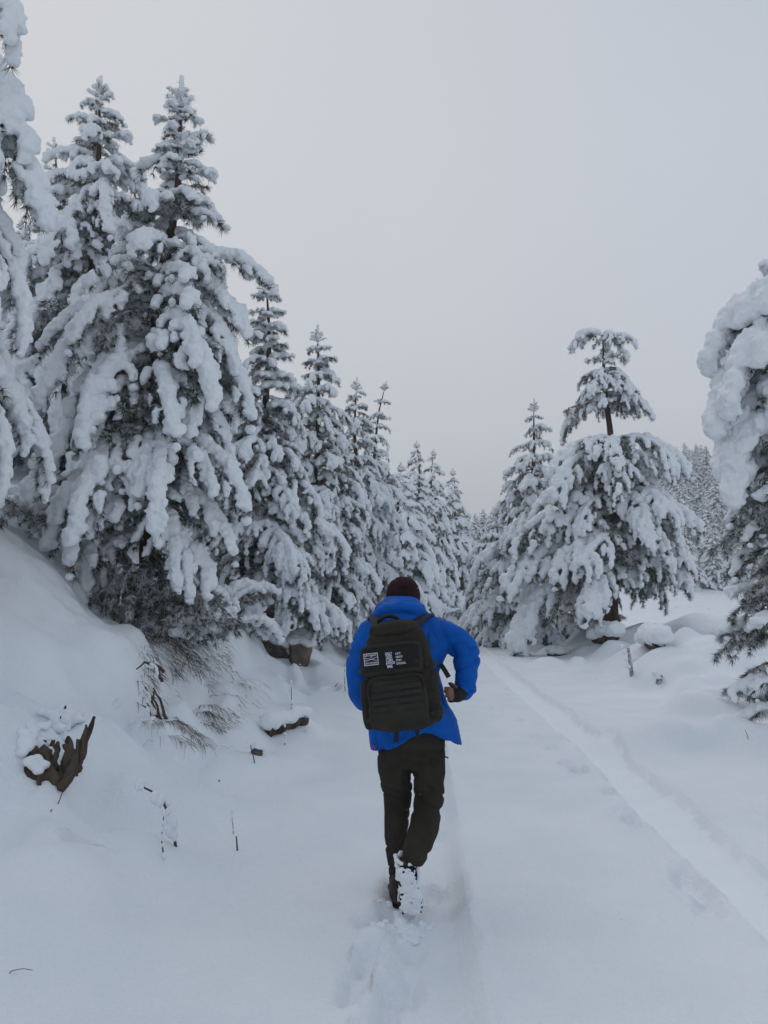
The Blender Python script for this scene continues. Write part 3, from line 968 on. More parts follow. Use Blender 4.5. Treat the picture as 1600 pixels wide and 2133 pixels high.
def cloth_wr(co):
    w = co + PO
    arm = sst(.30, .36, w[:, 0]) + sst(-.10, -.16, w[:, 0])
    q = np.stack([co[:, 0] * 9 + co[:, 2] * 7, co[:, 1] * 6, co[:, 2] * 14 - co[:, 0] * 8], 1)
    r1 = .5 - 1.5 * (1 - np.abs(vnoise(q, 3))) ** 5
    q2 = np.stack([co[:, 0] * 14, co[:, 1] * 8, co[:, 2] * 4.5], 1)
    r2 = .5 - 1.5 * (1 - np.abs(vnoise(q2, 9))) ** 5
    elb = np.exp(-((w[:, 2] - 1.24) / .09) ** 2) + .7 * np.exp(-((w[:, 2] - 1.06) / .05) ** 2)
    return (.004 + .011 * elb) * np.clip(arm, 0, 1) * r1 + .012 * (1 - np.clip(arm, 0, 1)) * r2
jacket = obj('jacket', remesh('jacket', *mjoin([jt, ja, jb]), M_JACKET, .010, 3, cloth_wr), person)
hd = ring_loft([(1245, 808, 872, 4.50, .100), (1253, 798, 876, 4.475, .125), (1266, 784, 881, 4.455, .14), (1280, 778, 886, 4.45, .14), (1294, 782, 890, 4.45, .125), (1303, 795, 880, 4.46, .10)], 40, 2.2,
               lambda k, ex, ey: -.012 * ex + .010 * np.sin(ex * 3 + k))
hf = [plimb([(782, 1284, 4.43, .030), (805, 1270, 4.34, .030), (835, 1266, 4.32, .032), (865, 1270, 4.35, .03), (884, 1284, 4.44, .028)], 12),
      plimb([(786, 1296, 4.42, .025), (815, 1290, 4.325, .03), (850, 1290, 4.325, .03), (882, 1296, 4.42, .025)], 12)]
obj('hood', remesh('hood', *mjoin([hd] + hf), M_JACKET, .009, 4, lambda co: .007 * (1 - 2 * np.abs(vnoise(np.stack([co[:, 0] * 6, co[:, 1] * 7, co[:, 2] * 24 + co[:, 0] * 8], 1), 4)))), jacket)
obj('hem_tag', mesh('hem_tag', *blobs(lp([(780, 1556, 4.34)]), [(.012, .008, .010)]), M_RED), jacket)
# cuff strap of the sleeve
cf = lp([(971, 1428, 4.384), (968, 1436, 4.379)])
obj('cuff', mesh('cuff', *tube(np.array([cf[0], (cf[0] + cf[1]) / 2, cf[1]]), [.061, .063, .058], 22), M_JACKET), jacket)

# beanie
bn = ring_loft([(1256, 808, 873, 4.535, .088), (1250, 805, 875, 4.535, .096), (1236, 805, 875, 4.535, .099), (1222, 808, 872, 4.535, .094), (1211, 815, 865, 4.535, .077), (1204, 825, 855, 4.535, .048), (1201, 834, 846, 4.535, .016)], 40, 2.05)
obj('beanie', remesh('beanie', *bn, M_BEANIE, .007, 2, lambda co: .0022 * np.sin(np.arctan2(co[:, 1] - .135, co[:, 0] + .07) * 46) + .002 * vnoise(co * 30)), person)

# glove (finger tips stay bare)
gl_ = [plimb([(967, 1434, 4.385, .042), (960, 1444, 4.35, .040), (950, 1449, 4.315, .037), (944, 1449, 4.305, .030)], 14)]
for i, (q0, q1) in enumerate([((946, 1438), (934, 1435)), ((944, 1444), (933, 1442)), ((943, 1451), (935, 1450)), ((944, 1458), (938, 1459))]):
    gl_.append(plimb([(q0[0], q0[1], 4.306, .0145), (q1[0], q1[1], 4.29, .0135)], 10))
gl_.append(plimb([(957, 1438, 4.345, .017), (939, 1425, 4.38, .0125)], 10))
obj('glove', remesh('glove', *mjoin(gl_), M_GLOVE, .005, 1), person)
obj('glove', remesh('glove', *mjoin([plimb([(785, 1465, 4.6, .042), (800, 1462, 4.64, .04), (812, 1461, 4.65, .03)], 14)]), M_GLOVE, .006, 1), person)

# trousers
tr = [plimb([(828, 1515, 4.455, .100), (826, 1560, 4.45, .100), (822, 1605, 4.455, .086), (829, 1655, 4.50, .070), (828, 1690, 4.50, .064), (828, 1740, 4.48, .064), (830, 1800, 4.465, .052), (830, 1838, 4.46, .050)], 20),
      plimb([(888, 1515, 4.45, .105), (890, 1560, 4.44, .104), (894, 1610, 4.44, .088), (893, 1665, 4.41, .073), (888, 1695, 4.36, .071), (879, 1735, 4.27, .076), (868, 1770, 4.20, .066), (862, 1788, 4.17, .058)], 20),
      ring_loft([(1490, 798, 925, 4.455, .13), (1540, 793, 928, 4.45, .145), (1580, 800, 922, 4.45, .13), (1597, 825, 895, 4.45, .09)], 32)]
def tr_wr(co):
    z = co[:, 2]
    kn = np.exp(-((z - .50) / .11) ** 2) + .8 * np.exp(-((z - .20) / .10) ** 2) + .5 * np.exp(-((z - .72) / .08) ** 2)
    q = np.stack([co[:, 0] * 8, co[:, 1] * 8, z * 21 + co[:, 0] * 7], 1)
    q2 = np.stack([co[:, 0] * 15, co[:, 1] * 12, z * 5], 1)
    return (.004 + .011 * kn) * (.5 - 1.5 * (1 - np.abs(vnoise(q, 7))) ** 5) + .006 * (1 - 2 * np.abs(vnoise(q2, 6)))
trousers = obj('trousers', remesh('trousers', *mjoin(tr), M_TROUSER, .009, 3, tr_wr), person)
# seams, cargo pocket flap with zip pull
for side, pts in (('l', [(797, 1570, 4.44), (797, 1620, 4.44), (806, 1660, 4.48)]), ('r', [(925, 1560, 4.43), (926, 1610, 4.43), (916, 1670, 4.40)])):
    obj('side_seam', mesh('side_seam', *tube(lp(pts), .005, 6), M_TROUSER), trousers)
obj('zip_pull', mesh('zip_pull', *tube(lp([(925, 1576, 4.40), (930, 1577, 4.39), (934, 1579, 4.39)]), .0035, 6), M_BLACK), trousers)

# boots. right boot: toe in the snow, tread turned to the camera
heel, toe = P(846, 1803, 4.13) - PO, P(859, 1900, 4.215) - PO
ax = toe - heel
flen = np.linalg.norm(ax)
ax /= flen
nn = np.array([-.10, -1, .12])
nn -= ax * np.dot(nn, ax)
nn /= np.linalg.norm(nn)
sx = np.cross(ax, nn)
BM = Matrix((( *sx, 0), (*nn, 0), (*ax, 0), (0, 0, 0, 1))).transposed()
BM.translation = Vector(heel)
def foot_w(t):
    return 1.2 * np.interp(t, [0, .06, .2, .42, .62, .78, .92, 1.], [.020, .035, .039, .032, .043, .047, .038, .018])
def boot(parent, M, snowy, shaft):
    t = np.array([0, .04, .12, .25, .42, .58, .72, .84, .94, 1.])
    n = 20
    a = np.arange(n) * 2 * math.pi / n
    V = []
    for q in t:
        w = foot_w(q) * 1.05
        dpt = np.interp(q, [0, .1, .35, .6, .85, 1], [.06, .085, .085, .06, .045, .02])
        V.append(np.stack([np.cos(a) * w, -dpt / 2 + np.sin(a) * dpt / 2, np.full(n, q * flen)], 1))
    V = np.concatenate(V)
    F = [(k*n + j, k*n + (j+1) % n, (k+1)*n + (j+1) % n, (k+1)*n + j) for k in range(len(t) - 1) for j in range(n)]
    F += [tuple(range(n))[::-1], tuple(range((len(t)-1)*n, len(t)*n))]
    sh = limb(np.array([[0, -.05, .05], np.array([0, -.05, .05]) * .4 + np.array(shaft) * .6, shaft]), [.05, .048, .046], 16)
    b = obj('boot', remesh('boot', *mjoin([(V, F), sh]), M_BOOT, .006, 2), parent)
    b.matrix_local = M
    # sole with lugs
    s = MB()
    outl = [(-foot_w(q) * 1.12, q * flen) for q in np.linspace(0, 1, 18)] + [(foot_w(q) * 1.12, q * flen) for q in np.linspace(1, 0, 18)]
    vv = [(x, .0, z) for x, z in outl] + [(x, .016, z) for x, z in outl]
    m_ = len(outl)
    s.add(vv, [(k, (k+1) % m_, m_ + (k+1) % m_, m_ + k) for k in range(m_)] + [tuple(range(m_))[::-1], tuple(range(m_, 2 * m_))])
    sole = obj('sole', s.mesh('sole', M_SOLE, False), b)
    for q in (.04, .12, .20, .28, .50, .60, .70, .80, .90):
        for sd in (-1, 1):
            w = foot_w(q)
            l = MB()
            x0, x1 = sd * w * .25, sd * w * 1.05
            z0, z1 = q * flen, q * flen + .013
            l.add([(x0, .0165, z0), (x1, .0165, z0 + .004), (x1, .0165, z1 + .004), (x0, .0165, z1), (x0, .026, z0 + .001), (x1, .026, z0 + .005), (x1, .026, z1 + .003), (x0, .026, z1 - .001)],
                  [(0, 1, 2, 3), (7, 6, 5, 4), (0, 4, 5, 1), (1, 5, 6, 2), (2, 6, 7, 3), (3, 7, 4, 0)])
            g_ = obj('lug', l.mesh('lug', M_SOLE, False), b)
    if snowy:
        r = np.random.default_rng(5)
        C, S = [], []
        for q in np.linspace(.03, .97, 44):
            for k in range(3):
                w = foot_w(q)
                if (.30 < q < .50) or r.uniform() < .97:
                    C.append((r.uniform(-1, 1) * w * .95, .018 + r.uniform(-.003, .004), q * flen)); S.append(np.array((.019, .0125, .016)) * r.uniform(.6, 1.3))
        for k in range(130):                      # crust of snow round heel and ankle
            a_ = r.uniform(0, 6.28)
            C.append((math.cos(a_) * .052, -.05 + math.sin(a_) * .05, r.uniform(-.02, .12))); S.append(np.array((.013, .012, .013)) * r.uniform(.6, 1.2))
        for k in range(90):
            q = r.uniform(.3, .98)
            C.append((r.choice([-1, 1]) * foot_w(q) * 1.05, -r.uniform(0, .05), q * flen)); S.append(np.array((.010, .013, .014)) * r.uniform(.6, 1.2))
        v, f = blobs(C, S)
        obj('clinging_snow', remesh('clinging_snow', v, f, M_SNOW, .0055, 1, lambda co: .003 * vnoise(co * 60)), b)
    return b
boot(person, BM, True, list(BM.inverted() @ Vector(lp([(866, 1774, 4.20)])[0])))
lt = P(829, 1842, 4.44) - PO
LM = Matrix(((1, 0, 0, lt[0]), (0, 0, 1, lt[1] - .08), (0, -1, 0, -.05), (0, 0, 0, 1)))
boot(person, LM, False, [0, -.12, -.0])

# ------------------------------------------------------------------ backpack
pc = P(831, 1411, 4.19)
pack = thing('backpack', 'dark olive canvas backpack with front pockets and word patches on the person\'s back', 'backpack', pc, rot=(R_(-9), R_(-6.5), 0))
def sbox(a, b, c, n=5., taper=0., nu=40, nv=22, bulge=0):
    u = np.linspace(-math.pi, math.pi, nu, endpoint=False)
    v = np.linspace(-math.pi / 2, math.pi / 2, nv)
    e_ = 2 / n
    pw = lambda w: np.sign(w) * np.abs(w) ** e_
    uu, vv = np.meshgrid(u, v)
    x, y, z = a * pw(np.cos(vv)) * pw(np.cos(uu)), b * pw(np.cos(vv)) * pw(np.sin(uu)), c * pw(np.sin(vv))
    k = 1 - taper * (z / c)
    V = np.stack([x * k, y * k, z], 2).reshape(-1, 3)
    F = [(i*nu + j, i*nu + (j+1) % nu, (i+1)*nu + (j+1) % nu, (i+1)*nu + j) for i in range(nv - 1) for j in range(nu)]
    return V, F
def at(v, off):
    return (v[0] + np.array(off), v[1])
fab = lambda s, amp=.004: (lambda co: amp * vnoise(co * 14, s) + amp * .6 * vnoise(co * 34, s + 1) + amp * .7 * (1 - 2 * np.abs(vnoise(np.stack([co[:, 0] * 6, co[:, 1] * 6, co[:, 2] * 22], 1), s))))
obj('main_compartment', remesh('main_compartment', *at(sbox(.180, .105, .270, 4, .11), (.012, 0, 0)), M_PACK, .008, 3, fab(3, .0045)), pack)
UC, US = np.array([-.028, -.105, .088]), (.158, .052, .082, 7.)
LC, LS = np.array([-.020, -.115, -.125]), (.150, .062, .135, 5.5)
upper = obj('upper_pocket', remesh('upper_pocket', *at(sbox(*US[:3], US[3], .03), UC), M_PACK, .006, 2, fab(7, .002)), pack)
lower = obj('lower_pocket', remesh('lower_pocket', *at(sbox(*LS[:3], LS[3], .03), LC), M_PACK, .007, 2, fab(9, .004)), pack)
obj('side_pocket', remesh('side_pocket', *at(sbox(.042, .080, .135, 4), (.160, -.02, -.105)), M_PACK, .007, 2, fab(12, .006)), pack)
obj('side_pocket', remesh('side_pocket', *at(sbox(.034, .075, .125, 4), (-.172, -.02, -.12)), M_PACK, .007, 2, fab(13, .005)), pack)
top_ = obj('top_flap', remesh('top_flap', *at(sbox(.132, .085, .045, 2.8), (.0, -.02, .245)), M_PACK, .007, 2, fab(15, .006)), pack)
def front(C, S, x, z, off=.003):
    q = 1 - np.abs((x - C[0]) / S[0]) ** S[3] - np.abs((z - C[2]) / S[2]) ** S[3]
    return C[1] - S[1] * np.maximum(q, .02) ** (1 / S[3]) - off
def strip(name, C, S, pts, w, th, mat, parent, off=.003):
    pts = np.asarray(pts, float)
    t = np.linspace(0, 1, 20)
    tt = np.linspace(0, 1, len(pts))
    x, z = np.interp(t, tt, pts[:, 0]), np.interp(t, tt, pts[:, 1])
    d = np.stack([np.gradient(x), np.gradient(z)], 1)
    d /= np.linalg.norm(d, axis=1)[:, None]
    nx, nz_ = -d[:, 1] * w / 2, d[:, 0] * w / 2
    V, n = [], len(t)
    for o_, h_ in ((1, off), (-1, off), (-1, off + th), (1, off + th)):
        xx, zz = x + o_ * nx, z + o_ * nz_
        V.append(np.stack([xx, front(C, S, xx, zz, h_), zz], 1))
    V = np.concatenate(V)
    F = []
    for a0, b0 in ((0, 1), (1, 2), (2, 3), (3, 0)):
        F += [(a0*n + i, b0*n + i, b0*n + i + 1, a0*n + i + 1) for i in range(n - 1)]
    F += [(0, n, 2*n, 3*n), (4*n - 1, 3*n - 1, 2*n - 1, n - 1)]
    return obj(name, mesh(name, V, F, mat, smooth=False), parent)
for k, z in enumerate((-.055, -.088, -.121, -.154, -.187)):
    strip('webbing', LC, LS, [(LC[0] - .125, z - .002), (LC[0] + .125, z + .002)], .022, .0025, M_WEB, lower, .002)
strip('zip', LC, LS, [(LC[0] - .140, -.09), (LC[0] - .136, -.025), (LC[0] - .11, -.006), (LC[0] + .11, -.006), (LC[0] + .136, -.025), (LC[0] + .140, -.09)], .009, .004, M_BLACK, lower, .002)
strip('zip', UC, US, [(UC[0] - .146, .05), (UC[0] - .142, .14), (UC[0] - .12, .155), (UC[0] + .11, .155), (UC[0] + .14, .135), (UC[0] + .146, .05)], .009, .005, M_BLACK, upper, .002)
strip('velcro_panel', UC, US, [(UC[0] - .135, UC[2] + .002), (UC[0] + .135, UC[2] + .002)], .108, .002, M_PACKD, upper, .0015)
# patches and their words
YF = UC[1] - US[1] - .0075
def panel(name, x0, z0, x1, z1, y, mat, parent, th=.002):
    V = [(x0, y, z0), (x1, y, z0), (x1, y, z1), (x0, y, z1), (x0, y + th, z0), (x1, y + th, z0), (x1, y + th, z1), (x0, y + th, z1)]
    return obj(name, mesh(name, V, [(0, 1, 2, 3), (7, 6, 5, 4), (0, 4, 5, 1), (1, 5, 6, 2), (2, 6, 7, 3), (3, 7, 4, 0)], mat, smooth=False), parent)
def text(s, x, z, h, w, y, parent, mat=M_WHITE, name='lettering'):
    c = bpy.data.curves.new('lettering', 'FONT')
    c.body = s
    c.align_x = 'CENTER'
    c.align_y = 'CENTER'
    c.extrude = .02
    c.offset = .022
    o = bpy.data.objects.new('tmp', c)
    COL.objects.link(o)
    dg = bpy.context.evaluated_depsgraph_get()
    me = bpy.data.meshes.new_from_object(o.evaluated_get(dg))
    bpy.data.objects.remove(o)
    n = len(me.vertices)
    co = np.empty(n * 3, np.float32)
    me.vertices.foreach_get('co', co)
    co = co.reshape(-1, 3)
    lo, hi = co.min(0), co.max(0)
    q = np.stack([(co[:, 0] - (lo[0] + hi[0]) / 2) / (hi[0] - lo[0]) * w + x, y - co[:, 2] * .02, (co[:, 1] - (lo[1] + hi[1]) / 2) / (hi[1] - lo[1]) * h + z], 1)
    me.vertices.foreach_set('co', q.astype(np.float32).ravel())
    me.materials.clear()
    me.materials.append(mat)
    me.update()
    return obj(name, me, parent)
px0, px1, pz0, pz1 = -.166, -.094, .066, .126
pt_ = panel('patch', px0, pz0, px1, pz1, YF, M_PATCH, pack)
bw = .0035
yy = YF - .0012
for a_ in ((px0, pz0, px1, pz0 + bw), (px0, pz1 - bw, px1, pz1), (px0, pz0 + bw, px0 + bw, pz1 - bw), (px1 - bw, pz0 + bw, px1, pz1 - bw)):
    panel('border', *a_, yy, M_WHITE, pt_, .001)
cxp, czp = (px0 + px1) / 2, (pz0 + pz1) / 2
text('LIFT HEAVY', cxp, pz1 - .0115, .0095, .058, yy, pt_)
text('STAY STRONG', cxp, pz0 + .0115, .0085, .058, yy, pt_)
for sg in (-1, 1):
    v, f = tube(np.array([[cxp - .030, yy, czp - sg * .0085], [cxp, yy, czp], [cxp + .030, yy, czp + sg * .0085]]), .0013, 6)
    obj('crossed_bar', mesh('crossed_bar', v + np.array([0, -.0004 * (1 + sg), 0]), f, M_WHITE), pt_)
text('AND', cxp, czp + .0095, .0045, .010, yy, pt_)
text('EST', cxp - .024, czp - .001, .004, .008, yy, pt_)
text('1987', cxp + .024, czp - .001, .004, .009, yy, pt_) if False else None
p2 = panel('patch', -.064, .040, -.014, .124, YF, M_PATCH, pack)
for k, (s_, w_, h_) in enumerate([('ONLY', .036, .0155), ('GOD', .030, .0155), ('CAN', .032, .0155), ('JUDGE', .046, .0155), ('ME', .026, .0155)]):
    text(s_, -.039 + (.004 if k == 3 else 0), .1135 - k * .0158, h_, w_, yy, p2)
p3 = panel('patch', -.009, .046, .055, .118, YF, M_PACKD, pack)
for k, (s_, w_) in enumerate([('LIFT.', .028), ('HEAVY.', .036), ('STAY.', .030), ('STRONG.', .048)]):
    text(s_, -.005 + w_ / 2, .1095 - k * .0165, .0105, w_, yy, p3)
# straps, handle, buckles
def strap(name, pts, w, th, mat, parent, world=False):
    pts = np.array([np.array(pack_inv @ Vector(P(*q))) for q in pts]) if world else np.asarray(pts, float)
    t = np.concatenate([[0], np.cumsum(np.linalg.norm(np.diff(pts, axis=0), axis=1))])
    q = np.linspace(0, t[-1], 14)
    p = np.stack([spline(t, pts[:, i])(q) for i in range(3)], 1) if len(pts) > 2 else pts[0] + (pts[1] - pts[0]) * (q / t[-1])[:, None]
    return obj(name, mesh(name, *tube(p, w, 8, th), mat), parent)
bpy.context.view_layer.update()
pack_inv = pack.matrix_world.inverted()
def flat_strap(name, pts, w, th, mat, parent, side=(1, 0, 0)):
    """ribbon of width w along world points given as photo pixel + depth"""
    p = np.array([np.array(pack_inv @ Vector(P(*q))) for q in pts])
    t = np.concatenate([[0], np.cumsum(np.linalg.norm(np.diff(p, axis=0), axis=1))])
    q = np.linspace(0, t[-1], 14)
    c = np.stack([spline(t, p[:, i])(q) for i in range(3)], 1) if len(p) > 2 else p[0] + (p[1] - p[0]) * (q / t[-1])[:, None]
    T = np.gradient(c, axis=0)
    T /= np.linalg.norm(T, axis=1)[:, None]
    s = np.array(side, float)[None] - T * (T @ np.array(side, float))[:, None]
    s /= np.linalg.norm(s, axis=1)[:, None]
    n_ = np.cross(T, s)
    n = len(c)
    V = np.concatenate([c + s * w / 2 + n_ * th / 2, c - s * w / 2 + n_ * th / 2, c - s * w / 2 - n_ * th / 2, c + s * w / 2 - n_ * th / 2])
    F = []
    for a0, b0 in ((0, 1), (1, 2), (2, 3), (3, 0)):
        F += [(a0*n + i, b0*n + i, b0*n + i + 1, a0*n + i + 1) for i in range(n - 1)]
    F += [(0, n, 2*n, 3*n), (4*n - 1, 3*n - 1, 2*n - 1, n - 1)]
    return obj(name, mesh(name, V, F, mat, smooth=False), parent)
flat_strap('shoulder_strap', [(852, 1322, 4.20), (866, 1300, 4.27), (884, 1283, 4.37), (894, 1283, 4.46), (896, 1300, 4.56)], .060, .014, M_WEB, pack)
flat_strap('shoulder_strap', [(790, 1318, 4.20), (784, 1300, 4.28), (779, 1286, 4.38), (776, 1288, 4.46), (776, 1305, 4.56)], .055, .014, M_WEB, pack)
strap('handle', [(-.075, -.01, .26), (-.07, -.03, .298), (-.02, -.04, .318), (.03, -.03, .298), (.035, -.01, .26)], .011, .006, M_BLACK, pack)
flat_strap('loose_strap', [(918, 1384, 4.36), (925, 1394, 4.34), (935, 1411, 4.33)], .026, .003, M_BLACK, pack, (1, 0, .6))
flat_strap('hanging_strap', [(826, 1515, 4.17), (826, 1530, 4.175), (824, 1546, 4.18)], .024, .003, M_BLACK, pack)
flat_strap('hanging_strap', [(868, 1508, 4.17), (869, 1522, 4.175), (870, 1541, 4.18)], .020, .003, M_BLACK, pack)
flat_strap('hip_belt', [(768, 1478, 4.20), (760, 1479, 4.26), (762, 1478, 4.40)], .050, .010, M_WEB, pack, (0, 0, 1))
def pbox(name, c, s, mat, parent):
    v, f = sbox(s[0], s[1], s[2], 6, 0, 16, 10)
    return obj(name, mesh(name, v + np.array(c), f, mat), parent)
bkl = np.array(pack_inv @ Vector(P(763, 1478, 4.16)))
pbox('buckle', bkl, (.016, .006, .016), M_BLACK, pack)
for z in (.045, -.20):
    strap('compression_strap', [(.135, -.150, z), (.165, -.125, z), (.205, -.05, z + .005), (.200, .04, z + .01)], .003, .012, M_WEB, pack)
    pbox('buckle', (.165, -.132, z), (.016, .007, .015), M_BLACK, pack)
    strap('compression_strap', [(-.160, -.135, z), (-.180, -.10, z), (-.200, -.03, z), (-.185, .05, z)], .003, .012, M_WEB, pack)
for (x, z) in ((-.125, .155), (.115, .150), (-.14, -.03), (.12, -.03)):
    C_, S_ = (UC, US) if z > 0 else (LC, LS)
    yq = float(front(C_, S_, np.array([x]), np.array([z]), .006)[0])
    strap('zip_cord', [(x, yq, z), (x + .003, yq - .004, z - .018), (x + .001, yq - .003, z - .036)], .0022, .0022, M_BLACK, pack)

# ------------------------------------------------------------------ rocks, logs, stump, stalks
def lump(V, seed, amp, fr):
    r = np.linalg.norm(V, axis=1)[:, None] + 1e-9
    return V * (1 + amp * fbm(V / r * fr + seed, 3, seed)[:, None])
_b = bmesh.new()
bmesh.ops.create_icosphere(_b, subdivisions=4, radius=1)
ICO4 = (np.array([v.co[:] for v in _b.verts]), [tuple(v.index for v in f.verts) for f in _b.faces])
_b.free()
def snow_on(name, V, rad, seed, parent, vox=.02, thick=1., top=.1):
    """pile of snow on the upward side of a set of points"""
    rr = np.random.default_rng(seed)
    C = V + np.array([0, 0, 1]) * rad * .5
    S = np.repeat((rad * rr.uniform(.75, 1.2, len(V)))[:, None], 3, 1) * np.array([1.1, 1.1, .8 * thick])
    v, f = blobs(C, S)
    return obj(name, remesh(name, v, f, M_SNOW, vox, 4, lambda co: .02 * vnoise(co * 7, seed) + .006 * vnoise(co * 25, seed)), parent)
def boulder(label, px, py, sx_, sy_, sz_, seed, mat, cap=.09, sink=.25, rot=0, tilt=0, capx=0):
    x, y, z = G(px, py)
    root = thing('boulder', label, 'rock', (x, y, z - sz_ * sink), rot=(0, tilt, rot))
    V = lump(ICO4[0], seed, .28, 1.3)
    V = np.sign(V) * np.abs(V) ** .9 * np.array([sx_, sy_, sz_])
    obj('rock', mesh('rock', V, ICO4[1], mat), root)
    if cap:
        up_ = V[V[:, 2] > sz_ * .45]
        r = np.random.default_rng(seed)
        pts = up_[r.choice(len(up_), min(70, len(up_)), False)] + np.array([capx, .03, 0])
        snow_on('snow_cap', pts, cap, seed, root)
    return root
boulder('bare brown boulder under the second pine of the left row', 624, 1372, .22, .25, .33, 3, M_ROCK, .10, .15, .3, .25, -.02)
boulder('flat dark rock half buried in the bank below the second pine', 566, 1362, .30, .25, .17, 5, M_DARKROCK, .12, .0, .5, .35, -.03)
boulder('small dark stone poking out of the snow left of the buried log', 535, 1572, .05, .05, .07, 8, M_DARKROCK, .03, .1)
boulder('low snow capped stone on the road edge below the umbrella-topped pine', 1160, 1366, .22, .18, .12, 9, M_DARKROCK, .11, .0)
boulder('squared grey stone at the bend far up the road', 938, 1258, .5, .4, .45, 12, M_ROCK, .2, .1)
boulder('dark ledge of rock in the bank at the bend, just right of the beanie', 905, 1258, .9, .5, .30, 13, M_DARKROCK, .28, .0)
boulder('brown stone beneath the lowest boughs left of the umbrella-topped pine', 1172, 1318, .3, .25, .22, 14, M_ROCK, .15, .1)

def log(label, p0, p1, r, seed, cap, name='log', cat='log', lift=.0):
    x0, y0, z0 = G(*p0)
    x1, y1, z1 = G(*p1)
    a_, b_ = np.array([x0, y0, z0 + lift]), np.array([x1, y1, z1 + lift])
    o = (a_ + b_) / 2
    root = thing(name, label, cat, o)
    t = np.linspace(0, 1, 12)[:, None]
    pts = (a_ - o) * (1 - t) + (b_ - o) * t
    V, F = tube(pts, r * (1 + .12 * np.sin(np.arange(12) * 1.7 + seed)), 14)
    V = V + .012 * np.stack([vnoise(V * 9, seed), vnoise(V * 9, seed + 1), vnoise(V * 9, seed + 2)], 1)
    obj('trunk_piece', mesh('trunk_piece', V, F, M_WOOD), root)
    if cap:
        q = np.repeat(pts, 3, 0) + np.random.default_rng(seed).normal(0, r * .3, (36, 3)) + np.array([0, .02, r * .8])
        snow_on('snow_cap', q, cap, seed, root)
    return root
log('log lying in the ditch below the left bank under a thick snow roll', (560, 1534), (632, 1512), .06, 21, .085, lift=.05)
log('fallen log under snow directly left of the trunk of the umbrella-topped pine', (1240, 1342), (1284, 1334), .10, 22, .20, lift=.08)
log('short log end under a snow mound right of the umbrella-topped pine', (1352, 1350), (1376, 1348), .10, 23, .20, lift=.05)
log('snow crusted post stub standing at the edge of the right mounds', (1316, 1410), (1316, 1409), .03, 24, 0, 'post_stub', 'post') if False else None
def stub(label, px, py, h, r, lean, seed, cap):
    x, y, z = G(px, py)
    root = thing('post_stub', label, 'post', (x, y, z))
    pts = np.array([[0, 0, -.1], [lean * .5, 0, h * .5], [lean, 0, h]])
    V, F = tube(pts, [r, r * .9, r * .7], 9)
    obj('shaft', mesh('shaft', V + .01 * np.stack([vnoise(V * 20, seed)] * 3, 1), F, M_TWIG), root)
    snow_on('snow_cap', np.array([[lean - .02 - .03 * k, .0, h * (.25 + .25 * k)] for k in range(4)]), cap, seed, root, .015)
stub('thin snow crusted post stub in front of the right mounds', 1317, 1411, .46, .035, -.05, 31, .05)
stub('short dark stub at the foot of the rounded right mound', 1370, 1428, .14, .05, .06, 32, .06)

# broken stump low on the left bank
sx0, sy0, sz0 = G(118, 1640)
stump = thing('tree_stump', 'broken brown tree stump split open, half filled with snow on the left bank', 'stump', (sx0, sy0, sz0))
K = sy0 * 1.02 / FPX
def slab(pts, w, th, seed, mat=M_WOOD):
    p = np.array([[(px - 118) * K, dy, (1640 - py) * K - .03] for px, py, dy in pts])
    t = np.concatenate([[0], np.cumsum(np.linalg.norm(np.diff(p, axis=0), axis=1))])
    q = np.linspace(0, t[-1], 16)
    c = np.stack([np.interp(q, t, p[:, i]) for i in range(3)], 1)
    V, F = tube(c, np.interp(q, [0, t[-1] * .5, t[-1]], w), 12, np.interp(q, [0, t[-1]], th))
    V = V + .016 * np.stack([vnoise(V * np.array([22, 22, 6]), seed), vnoise(V * np.array([22, 22, 6]), seed + 3), vnoise(V * 12, seed + 5)], 1)
    obj('slab', mesh('slab', V, F, mat), stump)
for k, (tp, dy, w0) in enumerate([((168, 1514), .16, .05), ((160, 1530), .12, .055), ((148, 1556), .08, .045), ((137, 1588), .04, .05), ((120, 1600), .03, .04),
                                  ((104, 1570), .10, .035), ((88, 1558), .14, .045), ((70, 1562), .16, .04), ((56, 1582), .16, .045), ((126, 1560), .14, .05), ((98, 1600), .06, .05)]):
    bx_ = 118 + (tp[0] - 118) * .22
    by_ = 1652 - abs(tp[0] - 118) * .25
    mxp = ((bx_ + tp[0]) / 2 + (6 if tp[0] > 118 else -8), (by_ + tp[1]) / 2 + 8)
    slab([(bx_, by_, -.02), (mxp[0], mxp[1], dy * .5), (tp[0], tp[1], dy)], (w0 * .8, w0, .008), (.03, .008), 41 + k, M_WOOD if k % 3 != 2 else M_DARKROCK)
rq = np.random.default_rng(14)
q = []
for k in range(90):
    u = rq.uniform(0, 1)
    px, py = 48 + u * 122, 1562 - 40 * u - 34 * math.sin(u * 2.6) + rq.normal(0, 9)
    g_ = np.array(G(px, py)) - np.array([sx0, sy0, sz0])
    q.append(g_ + np.array([0, -.03, -.01]))
qc = []
for k in range(46):
    u = rq.uniform(0, 1)
    px = 58 + 105 * u
    lo = 1652 - abs(px - 118) * .45
    hi_ = 1572 - (px - 100) * .35 if px > 100 else 1568
    py = rq.uniform(hi_, lo)
    qc.append(np.array(G(px, py)) - np.array([sx0, sy0, sz0]) + np.array([0, -.01, 0]))
v, f = blobs(qc, np.repeat(rq.uniform(.022, .045, (46, 1)), 3, 1) * np.array([.8, 1, 1.5]))
obj('rotten_core', remesh('rotten_core', v, f, M_WOOD, .011, 1, lambda co: .016 * vnoise(co * np.array([40, 40, 9]), 3) + .006 * vnoise(co * 60, 4)), stump)
